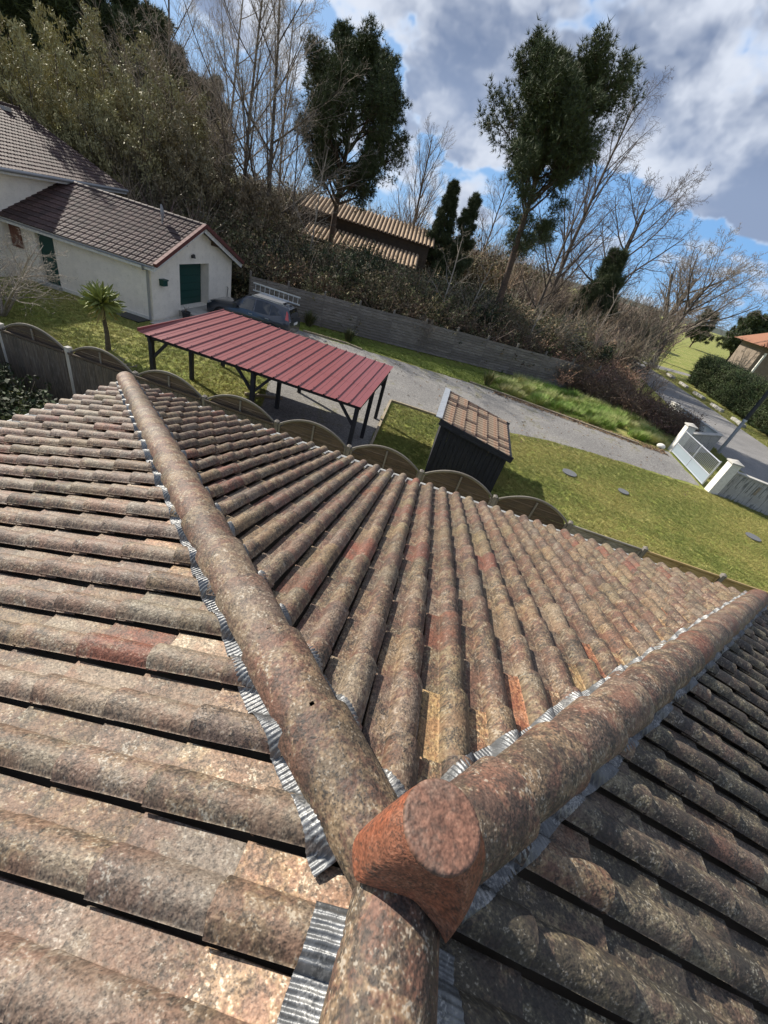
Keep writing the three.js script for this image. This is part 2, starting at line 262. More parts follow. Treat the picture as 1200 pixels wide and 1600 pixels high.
// ---------------------------------------------------------------- our roof: canal tiles, hip tiles, flashing, finial
const SL = 0.3293, RL = Math.hypot(1, SL), PW = 0.2105, EXP = 0.345, TL = 0.43, HW = 5.0;
const prof = a => { if (a < 0.09) return 0.003 * sst(0.076, 0.09, a); const t = (a - 0.151) / 0.0615; return 0.066 * Math.pow(Math.max(0, 1 - t * t), 0.58); };
function tileGeometry(nL, seed) {                      // x across, y off the roof, z down the slope
  const R = rand32(seed), xs = [0.004, 0.008, 0.04, 0.082, 0.09, 0.0905, 0.0935, 0.1, 0.108, 0.119, 0.131, 0.144, 0.157, 0.168, 0.18, 0.19, 0.198, 0.204, 0.208, 0.2095], g = new GB(), nx = xs.length;
  const jz = xs.map(() => (R() - 0.5) * 0.004), bow = (R() - 0.5) * 0.004;
  const P = (k, j) => { const z = k / nL, sc = 0.92 + 0.14 * z, a = xs[j]; let x = a, y = prof(a); if (a > 0.0902) { x = 0.151 + (a - 0.151) * sc - 0.004 * (1 - z); y *= sc; if (a > 0.19) y = Math.max(y, 0.027); } if (a < 0.006) y = -0.012; y += z * 0.031 + bow * Math.sin(z * 3.1) + (R() - 0.5) * 0.0012; return [x, y, z * TL + (k === nL ? jz[j] : 0)]; };
  for (let k = 0; k <= nL; k++) for (let j = 0; j < nx; j++) { const q = P(k, j); g.v(q[0], q[1], q[2], xs[j] * 1.35 / 1.6, q[2] / 1.6); }
  for (let k = 0; k < nL; k++) for (let j = 0; j < nx - 1; j++) { const a = k * nx + j; g.quad(a, a + nx, a + nx + 1, a + 1); }
  // lower lip and lap edge as separate faces, so that their corners stay crisp
  const end = (idx, dy, dz, dx) => { const b = g.p.length / 3; for (const a of idx) { const x = g.p[a * 3], y = g.p[a * 3 + 1], z = g.p[a * 3 + 2], u = g.u[a * 2], w = g.u[a * 2 + 1]; g.v(x, y, z, u, w); g.v(x + dx, y + dy, z + dz, u, w + 0.01); } for (let k = 0; k < idx.length - 1; k++) { const a = b + 2 * k; g.quad(a, a + 1, a + 3, a + 2); } };
  end(xs.map((_, j) => nL * nx + j), -0.019, -0.004, 0);
  end(Array.from({ length: nL + 1 }, (_, k) => (nL - k) * nx + nx - 1), -0.012, 0, -0.006);
  return g.geo();
}
function clipGeometry(g, planes, colour, du, dv, flip, clean) {      // keep where every plane (a, b, c, d): a x + b y + c z + d > 0; nothing shared between tiles
  const P = g.attributes.position, N = g.attributes.normal, U = g.attributes.uv, I = g.index, op = [], on = [], ou = [], fl = []; let cut = false;
  for (let t = 0; t < I.count; t += 3) {
    const isFlat = [0, 1, 2].every(k => U.getX(I.getX(t + k)) < 0.0763);
    let poly = [0, 1, 2].map(k => { const i = I.getX(t + k); return [P.getX(i), P.getY(i), P.getZ(i), N.getX(i), N.getY(i), N.getZ(i), U.getX(i) + du, U.getY(i) + dv]; });
    for (const [a, b, c, d] of planes) {
      const out = [], f = q => a * q[0] + b * q[1] + c * q[2] + d;
      for (let k = 0; k < poly.length; k++) { const p = poly[k], q = poly[(k + 1) % poly.length], fp = f(p), fq = f(q); if (fp > 0) out.push(p); if ((fp > 0) !== (fq > 0)) { const s = fp / (fp - fq); out.push(p.map((v, j) => v + (q[j] - v) * s)); } }
      if (out.length !== poly.length) cut = true; poly = out; if (poly.length < 3) break;
    }
    for (let k = 1; k + 1 < poly.length; k++) for (const q of flip ? [poly[0], poly[k + 1], poly[k]] : [poly[0], poly[k], poly[k + 1]]) { fl.push(isFlat); op.push(q[0], q[1], q[2]); on.push(q[3], q[4], q[5]); ou.push(q[6], q[7]); }
  }
  if (!op.length) return null;
  const h = new THREE.BufferGeometry(); h.setAttribute('position', new THREE.Float32BufferAttribute(op, 3)); h.setAttribute('normal', new THREE.Float32BufferAttribute(on, 3)); h.setAttribute('uv', new THREE.Float32BufferAttribute(ou, 2));
  const c = new Float32Array(op.length); for (let i = 0; i < c.length; i += 3) { const k = cut && clean && fl[i / 3] ? clean : [1, 1, 1]; c[i] = colour[0] * k[0]; c[i + 1] = colour[1] * k[1]; c[i + 2] = colour[2] * k[2]; } h.setAttribute('color', new THREE.BufferAttribute(c, 3)); return h;
}
const house = thing('tiled_house', 'house under the lichen-stained canal tile hip roof with grey pleated flashings', 'house');
{
  part('wall', mergeGeometries([box(0.3, 3.1, 13.4, -4.55, -3.45, 2.1), box(0.3, 3.1, 13.4, 4.55, -3.45, 2.1), box(8.8, 3.1, 0.3, 0, -3.45, -4.45), box(8.8, 3.1, 0.3, 0, -3.45, 8.65)]), M.plaster, house);
  // deck under the tiles
  const d = new GB(), off = -0.115, e = 4.93, zb = 9, dv3 = (x, y, z) => d.v(x, y + off, z, x, z);
  const ap = [0, 0, 0], r = [0, 0, zb]; const tr = (...v) => { const k = v.map(p => dv3(...p)); for (let i = 1; i + 1 < k.length; i++) d.tri(k[0], k[i], k[i + 1]); };
  tr(ap, [e, -SL * e, -e], [-e, -SL * e, -e]); tr(ap, [-e, -SL * e, -e], [-e, -SL * e, zb], r); tr(ap, r, [e, -SL * e, zb], [e, -SL * e, -e]);
  part('roof_deck', d.geo(), M.soil, house);
  // faces: [across dir, down dir, up normal, across crest offset, range, clip planes, weights]
  const faces = [
    { n: 'hip', A: V(1, 0, 0), D: V(0, -SL, -1).normalize(), crest: -0.025, k0: -24, k1: 24, clip: [[-1, 0, -1, -0.085], [1, 0, -1, -0.085]], w: [['clayBrown', 0.78], ['clayOchre', 0.14], ['clayRed', 0.08]] },
    { n: 'left', A: V(0, 0, 1), D: V(-1, -SL, 0).normalize(), crest: -0.29, k0: -24, k1: 12, clip: [[-1, 0, 1, -0.085], [-1, 0, 0, -0.06]], w: [['clayPale', 0.74], ['clayBrown', 0.12], ['clayOchre', 0.08], ['clayRed', 0.06]] },
    { n: 'right', A: V(0, 0, 1), D: V(1, -SL, 0).normalize(), crest: -0.24, k0: -24, k1: 12, clip: [[1, 0, 1, -0.085], [1, 0, 0, -0.06]], w: [['clayBlack', 0.95], ['clayBrown', 0.05]] }];
  const geos = [], geosLo = []; for (let i = 0; i < 5; i++) { geos.push(tileGeometry(6, 40 + i)); geosLo.push(tileGeometry(3, 60 + i)); }
  const tiles = [], w4 = new THREE.Matrix4(), SE = HW * RL, vp = new THREE.Matrix4(); camera.updateProjectionMatrix(); camera.updateMatrixWorld(true); vp.multiplyMatrices(camera.projectionMatrix, camera.matrixWorld.clone().invert());
  rnd = rand32(99);
  for (const f of faces) {
    const Nrm = new THREE.Vector3().crossVectors(f.D, f.A); if (Nrm.y < 0) Nrm.negate();
    const nrows = Math.ceil(SE / EXP) + 1;
    for (let k = f.k0; k <= f.k1; k++) for (let row = 0; row < nrows; row++) {
      const a0 = f.crest + k * PW - 0.151, end = SE - row * EXP + rr(-0.006, 0.006), start = end - TL; if (end < 0.05) continue;
      const o = f.A.clone().multiplyScalar(a0 + rr(-0.003, 0.003)).addScaledVector(f.D, start).addScaledVector(Nrm, -0.083 + rr(-0.0025, 0.0025));
      const tw = rr(-0.006, 0.006), Dd = f.D.clone().addScaledVector(f.A, tw).normalize(), Aa = f.A.clone().addScaledVector(f.D, -tw).normalize();
      w4.makeBasis(Aa, Nrm, Dd).setPosition(o);
      const c = o.clone().addScaledVector(f.D, 0.25).addScaledVector(f.A, 0.1), dist = c.distanceTo(camera.position), s = c.clone().applyMatrix4(vp);
      const inView = Math.abs(s.x) < 1.12 && Math.abs(s.y) < 1.12 && s.z < 1;
      let t = rnd(), mat = f.w[0][0]; for (const [n, p] of f.w) { if (t < p) { mat = n; break; } t -= p; }
      const v = rr(0.88, 1.12), col = [v * rr(0.96, 1.05), v, v * rr(0.93, 1.04)], du = rnd(), dv = rnd();
      const g = (dist < 3.2 ? geos : geosLo)[Math.floor(rnd() * 5)].clone().applyMatrix4(w4);
      const cg = clipGeometry(g, f.clip.map(([a, b, cc, d]) => [a, b, cc, d]), col, du, dv, w4.determinant() < 0, f.n === 'left' ? [1.7, 1.65, 1.6] : f.n === 'hip' && k > 0 ? (k % 3 ? [1.7, 1.55, 1.3] : [1.7, 1.05, 0.85]) : null); if (!cg) continue;
      const area = inView ? cg.attributes.position.count ** 0.3 / dist ** 2 : 0;
      tiles.push({ cg, mat, area, inView, dist, face: f.n });
    }
  }
  tiles.sort((a, b) => b.area - a.area);
  const rest = {};
  tiles.forEach((t, i) => { if (i < 300) part('roof_tile', t.cg, M[t.mat], house); else if (t.inView || t.dist < 9) (rest[t.mat] ||= []).push(t.cg); });
  const names = Object.keys(rest), merged = mergeGeometries(names.map(n => mergeGeometries(rest[n])), true);
  const far = new THREE.Mesh(merged, names.map(n => M[n])); far.name = 'farther_roof_tiles'; far.castShadow = far.receiveShadow = true; far.userData.kind = 'stuff'; house.add(far);

  // hip and ridge tiles: tapered half pipes, the lower one lapped by the one above, a small square slot near the joint
  const hipGeo = seed => {
    const R = rand32(seed), g = new GB(), nA = 22, L = 0.46, zs = [0, 0.03, 0.068, 0.092, 0.15, 0.23, 0.31, 0.39, 0.445, L], slotK = 2, du = R(), dv = R();
    const P = (k, j) => { const z = zs[k], th = Math.PI * (0.5 + (j / nA - 0.5) * 0.98), r = 0.104 + 0.026 * (z / L) + 0.0015 * Math.sin(5 * th + seed) + (R() - 0.5) * 0.0012; return [Math.cos(th) * r, Math.sin(th) * r * 0.98 + (z / L) * 0.006, z]; };
    for (let k = 0; k < zs.length; k++) for (let j = 0; j <= nA; j++) { const q = P(k, j); g.v(q[0], q[1], q[2] + (k === zs.length - 1 ? (R() - 0.5) * 0.004 : 0), j / nA * 0.225 + du, q[2] / 1.6 + dv); }
    for (let k = 0; k < zs.length - 1; k++) for (let j = 0; j < nA; j++) { if (k === slotK && (j === 10)) continue; const a = k * (nA + 1) + j; g.quad(a, a + 1, a + nA + 2, a + nA + 1); }
    const b = g.p.length / 3, kk = zs.length - 1; for (let j = 0; j <= nA; j++) { const i = kk * (nA + 1) + j, s = 0.90; g.v(g.p[i * 3], g.p[i * 3 + 1], g.p[i * 3 + 2], g.u[i * 2], g.u[i * 2 + 1]); g.v(g.p[i * 3] * s, g.p[i * 3 + 1] * s, g.p[i * 3 + 2] - 0.003, g.u[i * 2], g.u[i * 2 + 1] + 0.01); }
    for (let j = 0; j < nA; j++) { const a = b + 2 * j; g.quad(a, a + 2, a + 3, a + 1); }
    const sb = g.v(0, 0, 0); const out = g.geo(); return out;
  };
  const hips = [0, 1, 2, 3, 4, 5].map(i => { const g = hipGeo(200 + i); const n = g.attributes.position.count; g.setAttribute('color', new THREE.Float32BufferAttribute(new Float32Array(n * 3).fill(1), 3)); return g; });
  const line = (dir, count, step0, name, mats) => {
    const D = dir.clone().normalize(), S = new THREE.Vector3(-D.z, 0, D.x).normalize(), U = new THREE.Vector3().crossVectors(D, S).normalize(); if (U.y < 0) { U.negate(); S.negate(); }
    for (let i = 0; i < count; i++) {
      const o = D.clone().multiplyScalar(step0 + i * 0.4).add(V(0, -0.032, 0)).addScaledVector(S, rr(-0.003, 0.003)).addScaledVector(U, -0.002 + rr(-0.002, 0.002));
      const X = new THREE.Vector3().crossVectors(U, D); const m = part(name, hips[Math.floor(rnd() * 6)], mats[Math.floor(rnd() * mats.length)], house);
      m.matrix.makeBasis(X, U, D).setPosition(o); m.matrix.decompose(m.position, m.quaternion, m.scale);
    }
  };
  line(V(-1, -SL, -1), 18, 0.02, 'hip_tile', [M.clayHip, M.clayHip, M.clayHip, M.clayBrown]);
  line(V(1, -SL, -1), 18, 0.02, 'hip_tile', [M.clayHipMottled, M.clayHipMottled, M.clayHip, M.clayRed, M.clayHipMottled]);
  line(V(0, 0, 1), 7, -0.06, 'ridge_tile', [M.clayHipMottled]);

  // pleated lead flashing draped over the tiles along both sides of every hip and of the ridge
  const surf = (f, x, z) => { const a = f === 0 ? x + 0.025 : f === 1 ? z + 0.29 : z + 0.24, d = f === 0 ? -z : Math.abs(x), u = ((a + 0.151) % PW + PW) % PW; const s = (SE - d * RL) / EXP, fr = s - Math.floor(s); return -SL * d + (-0.083 + prof(u) + 0.022) * RL * 0.97; };
  const strip = (h, p, f, s0, s1, wdt, seed) => {        // h plan direction of the hip, p plan direction away from it
    const R = rand32(seed), g = new GB(), n = Math.round((s1 - s0) / 0.0044), qs = [0.095, 0.115, 0.130, 0.143, wdt]; let wob = 0, ph = 0, amp = 1;
    for (let k = 0; k <= n; k++) {
      const s = s0 + (s1 - s0) * k / n; if (k % 16 === 0) { ph = (R() - 0.5) * 0.0012; } if (k % 120 === 0) amp = 0.75 + 0.5 * R(); wob += (R() - 0.5) * 0.0016; wob *= 0.98;
      qs.forEach((q, j) => { let Q = q + (j === 4 ? wob + 0.007 * Math.sin(s * 9 + seed) : 0); const x = h[0] * s + p[0] * Q, z = h[1] * s + p[1] * Q; const up = [0, 1, 0, -1][k % 4] * 0.0045 * amp * (j ? 1 : 0.6) + ph; g.v(x, surf(f, x, z) + 0.011 - (j === 4 ? 0.004 : 0) + up + (j === 0 ? 0.006 : 0), z, s * 2, Q * 2); });
    }
    for (let k = 0; k < n; k++) for (let j = 0; j < 4; j++) { const a = k * 5 + j; g.quad(a, a + 1, a + 6, a + 5); }
    part('flashing_strip', g.geo(), M.flash, house);
  };
  const q = Math.SQRT1_2;
  strip([-q, -q], [-q, q], 1, 0.12, 7.02, 0.154, 1); strip([-q, -q], [q, -q], 0, 0.12, 7.02, 0.154, 2);
  strip([q, -q], [-q, -q], 0, 0.12, 7.02, 0.154, 3); strip([q, -q], [q, q], 2, 0.12, 7.02, 0.154, 4);
  strip([0, 1], [-1, 0], 1, 0.07, 2.5, 0.185, 5); strip([0, 1], [1, 0], 2, 0.07, 2.5, 0.185, 6);

  // gutters at the eaves
  const gut = (x, z, L, turn) => { const s = new THREE.Shape(); s.absarc(0, 0, 0.065, Math.PI, 2 * Math.PI); s.lineTo(0.058, 0); s.absarc(0, 0, 0.058, 2 * Math.PI, Math.PI, true); const g = new THREE.ExtrudeGeometry(s, { depth: L, bevelEnabled: false, curveSegments: 10 }); g.translate(0, 0, -L / 2); g.rotateY(turn); g.translate(x, -SL * HW - 0.085, z); return g; };
  part('gutter', gut(0, -HW - 0.03, 10.2, Math.PI / 2), M.white, house); part('gutter', gut(-HW - 0.03, 2, 14.2, 0), M.white, house); part('gutter', gut(HW + 0.03, 2, 14.2, 0), M.white, house);

  // three-way junction piece with a flat round cap
  const g = new GB(), nT = 96, nR = 12, y0 = 0.30, r0 = 0.083, cx = 0.0, cz = -0.03;
  // lower edge: arches over the three ridge tiles, tips down to the roof between them
  const edge = th => {
    const dirs = [[-q, -q, SL], [q, -q, SL], [0, 1, 0]]; let dl = 9, near = 0, sg = 0; dirs.forEach((d, i) => { const e = th - Math.atan2(d[1], d[0]), w = Math.atan2(Math.sin(e), Math.cos(e)); if (Math.abs(w) < dl) { dl = Math.abs(w); near = i; sg = w; } });
    const wide = (near === 2 && sg < 0) || (near === 1 && sg > 0), R = 0.098 + (wide ? 0.08 * Math.min(1, dl / 0.75) ** 2 : 0.045 * Math.min(1, dl / 0.9) ** 2), x = cx + R * Math.cos(th), z = -0.046 + R * Math.sin(th), rad = 0.129; let y = -0.03;
    for (const d of dirs) { const al = x * d[0] + z * d[1], pq = Math.abs(x * d[1] - z * d[0]); if (al > -0.06 && pq < rad) y = Math.max(y, -0.032 - d[2] * q * Math.max(0, al) * (d[2] ? 1 : 0) + Math.sqrt(rad * rad - pq * pq)); }
    return [R, y];
  };
  for (let k = 0; k <= nR; k++) for (let j = 0; j <= nT; j++) {
    const th = j / nT * 2 * Math.PI, t = k / nR; let R = 0, yb = 0; for (let e = -2; e <= 2; e++) { const w = edge(th + e * 0.03); R += w[0] / 5; yb += w[1] / 5; }
    const up = lerp(t, Math.sin(t * Math.PI / 2), 0.55), dn = lerp(t, 1 - Math.cos(t * Math.PI / 2), 0.45);
    const r = r0 + (R - r0) * up, y = y0 - (y0 - yb) * dn;
    g.v(cx + r * Math.cos(th), y, lerp(cz, -0.046, t) + r * Math.sin(th), th * 0.14 / 1.6, t * 0.24 / 1.6);
  }
  for (let k = 0; k < nR; k++) for (let j = 0; j < nT; j++) { const a = k * (nT + 1) + j; g.quad(a, a + 1, a + nT + 2, a + nT + 1); }
  { const b = g.p.length / 3; for (let j = 0; j <= nT; j++) { const i = nR * (nT + 1) + j; g.v(g.p[i * 3], g.p[i * 3 + 1], g.p[i * 3 + 2], g.u[i * 2], g.u[i * 2 + 1]); g.v(cx + (g.p[i * 3] - cx) * 0.92, g.p[i * 3 + 1] - 0.004, -0.046 + (g.p[i * 3 + 2] + 0.046) * 0.92, g.u[i * 2], g.u[i * 2 + 1] + 0.01); } for (let j = 0; j < nT; j++) { const a = b + 2 * j; g.quad(a, a + 2, a + 3, a + 1); } }
  const fin = part('finial', g.geo(true), M.clayFinial, house);
  const cap = new THREE.LatheGeometry([[0.0001, 0.0065], [0.05, 0.006], [0.076, 0.0045], [0.0825, 0.003], [0.0855, -0.002], [0.0862, -0.008], [0.082, -0.02]].map(p => new THREE.Vector2(...p)), 64); cap.translate(cx, y0 - 0.001, cz);
  { const P = cap.attributes.position, U = cap.attributes.uv; for (let i = 0; i < P.count; i++) U.setXY(i, P.getX(i) / 1.6 + 0.3, P.getZ(i) / 1.6 + 0.4); cap.setAttribute('color', new THREE.Float32BufferAttribute(new Float32Array(P.count * 3).fill(1), 3)); }
  part('finial_cap', cap, M.clayCap, fin);
}
// ---------------------------------------------------------------- near fence: arched wooden panels between posts
rnd = rand32(1234);
{
  const fz = -8.3, fence = thing('garden_fence', 'brown arched wooden panel fence between posts behind the eaves of the tiled roof', 'fence', [0, G, fz]);
  const posts = [-13.2, -11.3, -9.43, -7.62, -5.77, -3.87, -2.0, -0.15, 1.7, 3.56, 5.38, 7.25, 9.1, 10.95];
  posts.forEach((x, i) => { const conc = i < 3; const p = part('post', conc ? box(0.12, 1.86, 0.12, x, 0.93, 0) : box(0.09, 1.8, 0.09, x, 0.9, 0), conc ? M.concrete : M.woodGreyB, fence); if (!conc) part('post_cap', new THREE.ConeGeometry(0.075, 0.05, 4, 1).rotateY(Math.PI / 4).translate(x, 1.825, 0), M.woodGrey, p); });
  for (let i = 0; i + 1 < posts.length; i++) {
    const x0 = posts[i] + 0.055, x1 = posts[i + 1] - 0.055, xm = (x0 + x1) / 2, L = x1 - x0, arched = i < 9, fresh = i >= 10;
    const rise = arched ? 0.33 : 0, sh = arched ? 1.74 : 1.72, top = x => sh + rise * (1 - ((x - xm) / (L / 2)) ** 2);
    // frame: bent rail on top, side stiles
    const fr = new GB(), pts = []; for (let k = 0; k <= 16; k++) { const x = lerp(x0 + 0.02, x1 - 0.02, k / 16); pts.push(V(x, top(x), 0)); }
    const railSec = [[-0.022, -0.03], [0.022, -0.03], [0.022, 0.018], [0.012, 0.028], [-0.012, 0.028], [-0.022, 0.018]];
    for (let k = 0; k <= 16; k++) railSec.forEach(([dz, dy], j) => fr.v(pts[k].x, pts[k].y + dy, dz, pts[k].x, j * 0.03));
    for (let k = 0; k < 16; k++) for (let j = 0; j < 6; j++) { const a = k * 6 + j, b = k * 6 + (j + 1) % 6; fr.quad(a, b, b + 6, a + 6); }
    const rail = fr.geo(); const panel = part('panel', mergeGeometries([rail, box(0.045, sh - 0.05, 0.04, x0 + 0.022, 0.06 + (sh - 0.05) / 2, 0), box(0.045, sh - 0.05, 0.04, x1 - 0.022, 0.06 + (sh - 0.05) / 2, 0), box(0.04, sh + rise - 0.12, 0.03, xm, 0.06 + (sh + rise - 0.12) / 2, 0.022)]), fresh ? M.woodNew : arched ? M.woodGreyB : M.woodGrey, fence);
    // horizontal boards, shortened under the arch
    const bh = 0.178; for (let y = 0.08; y < sh + rise - 0.05; y += bh) {
      const yt = Math.min(y + bh - 0.008, sh + rise - 0.022); let hx = L / 2 - 0.045; if (rise && yt > sh) hx = Math.min(hx, Math.sqrt(Math.max(0, 1 - (yt - sh) / rise)) * L / 2 - 0.02); if (hx < 0.1) continue;
      const b = box(hx * 2, yt - y, 0.014, 0, 0, 0), wB = rise && y > sh ? Math.min(L / 2 - 0.045, Math.sqrt(Math.max(0, 1 - (y - sh) / rise)) * L / 2 - 0.02) / hx : rise && yt > sh ? (L / 2 - 0.045) / hx : 1; { const P = b.attributes.position; for (let q = 0; q < P.count; q++) if (P.getY(q) < 0) P.setX(q, P.getX(q) * wB); } b.translate(xm, (y + yt) / 2, -0.008 + rr(-0.003, 0.003)); part('board', b, fresh ? M.woodNew : i === 9 ? M.woodGrey : rnd() < 0.5 ? M.woodBrown : M.woodBrownB, panel);
    }
    if (i < 5) {                                          // screen of upright laths on the house side, level with the shoulders of the arches
      const n = Math.round(L / 0.1); const cap = part('screen_rail', box(L, 0.05, 0.03, xm, sh - 0.005, 0.085), M.woodBrownB, fence);
      for (let k = 0; k < n; k++) part('lath', box(L / n - 0.006, sh - 0.1 + rr(-0.012, 0.008), 0.016, x0 + (k + 0.5) * L / n, 0.05 + (sh - 0.1) / 2, 0.075 + rr(-0.004, 0.004)), rnd() < 0.5 ? M.woodLath : M.woodLathB, cap);
    }
  }
}
// ---------------------------------------------------------------- back fence: weathered horizontal boards
{
  const a = [-13.0, -24.3], b = [9.6, -31.6], L = Math.hypot(b[0] - a[0], b[1] - a[1]), ang = Math.atan2(-(b[1] - a[1]), b[0] - a[0]);
  const fence = thing('board_fence', 'long weathered grey fence of horizontal boards along the foot of the thicket', 'fence', [a[0], G, a[1]], ang);
  const n = 11, w = L / n;
  for (let i = 0; i <= n; i++) part('post', box(0.11, 2.1, 0.11, i * w, 1.05, -0.07), M.woodGreyB, fence);
  for (let i = 0; i < n; i++) {
    const hh = 1.9 + rr(-0.06, 0.06), nb = 11; const sag = rr(-0.03, 0.03);
    for (let k = 0; k < nb; k++) { const y0 = 0.08 + k * (hh - 0.1) / nb, g = box(w - 0.02, (hh - 0.1) / nb - 0.018, 0.024, 0, 0, 0); g.rotateZ(sag * 0.1 + rr(-0.004, 0.004)); g.translate((i + 0.5) * w, y0 + 0.08, rr(-0.008, 0.008)); part('board', g, rnd() < 0.6 ? M.woodGrey : M.woodGreyB, fence); }
  }
}
// ---------------------------------------------------------------- interlocking tiles for the neighbour's roofs
function slabTile(w, l) {                                // x across, y up, z down
  const g = new GB(), xs = [0, 0.06, 0.12, 0.5, 0.56, 0.62, 1].map(t => t * w), hs = [0.03, 0.034, 0.006, 0.002, 0.03, 0.006, 0.004];
  for (let k = 0; k < 2; k++) xs.forEach((x, j) => g.v(x, hs[j] + k * 0.042, k * l, x * 2, k * l * 2));
  const n = xs.length; for (let j = 0; j < n - 1; j++) g.quad(j, n + j, n + j + 1, j + 1);
  const b = g.p.length / 3; xs.forEach((x, j) => { g.v(x, hs[j] + 0.042, l, x * 2, l * 2); g.v(x, hs[j] - 0.006, l, x * 2, l * 2 + 0.05); }); for (let j = 0; j < n - 1; j++) { const a = b + 2 * j; g.quad(a, a + 1, a + 3, a + 2); }
  return g.geo();
}
function slope(parent, O, A, D, cols, rows, w, exp, mat, keep, most) {   // O top corner, A across, D down
  const N = new THREE.Vector3().crossVectors(D, A); let flip = false; if (N.y < 0) { N.negate(); flip = true; }
  const base = slabTile(w, exp + 0.06), gs = [0, 1, 2, 3].map(k => { const g = base.clone(), v = 0.75 + 0.2 * k, c = new Float32Array(g.attributes.position.count * 3).fill(v); g.setAttribute('color', new THREE.BufferAttribute(c, 3)); if (flip) { const I = g.index; for (let t = 0; t < I.count; t += 3) { const q = I.getX(t + 1); I.setX(t + 1, I.getX(t + 2)); I.setX(t + 2, q); } } return g; });
  const m = new THREE.Matrix4(), rest = []; let n = 0;
  for (let r = 0; r < rows; r++) for (let c = 0; c < cols; c++) {
    if (keep && !keep(c, r)) continue;
    m.makeBasis(A, N, D).setPosition(O.clone().addScaledVector(A, c * w).addScaledVector(D, r * exp).addScaledVector(N, rr(0, 0.006)));
    const g = gs[Math.floor(rnd() * 4)].clone().applyMatrix4(m);
    if (n++ < most) part('roof_tile', g, mat, parent); else rest.push(g);
  }
  if (rest.length) part('farther_roof_tiles', mergeGeometries(rest), mat, parent).userData.kind = 'stuff';
}
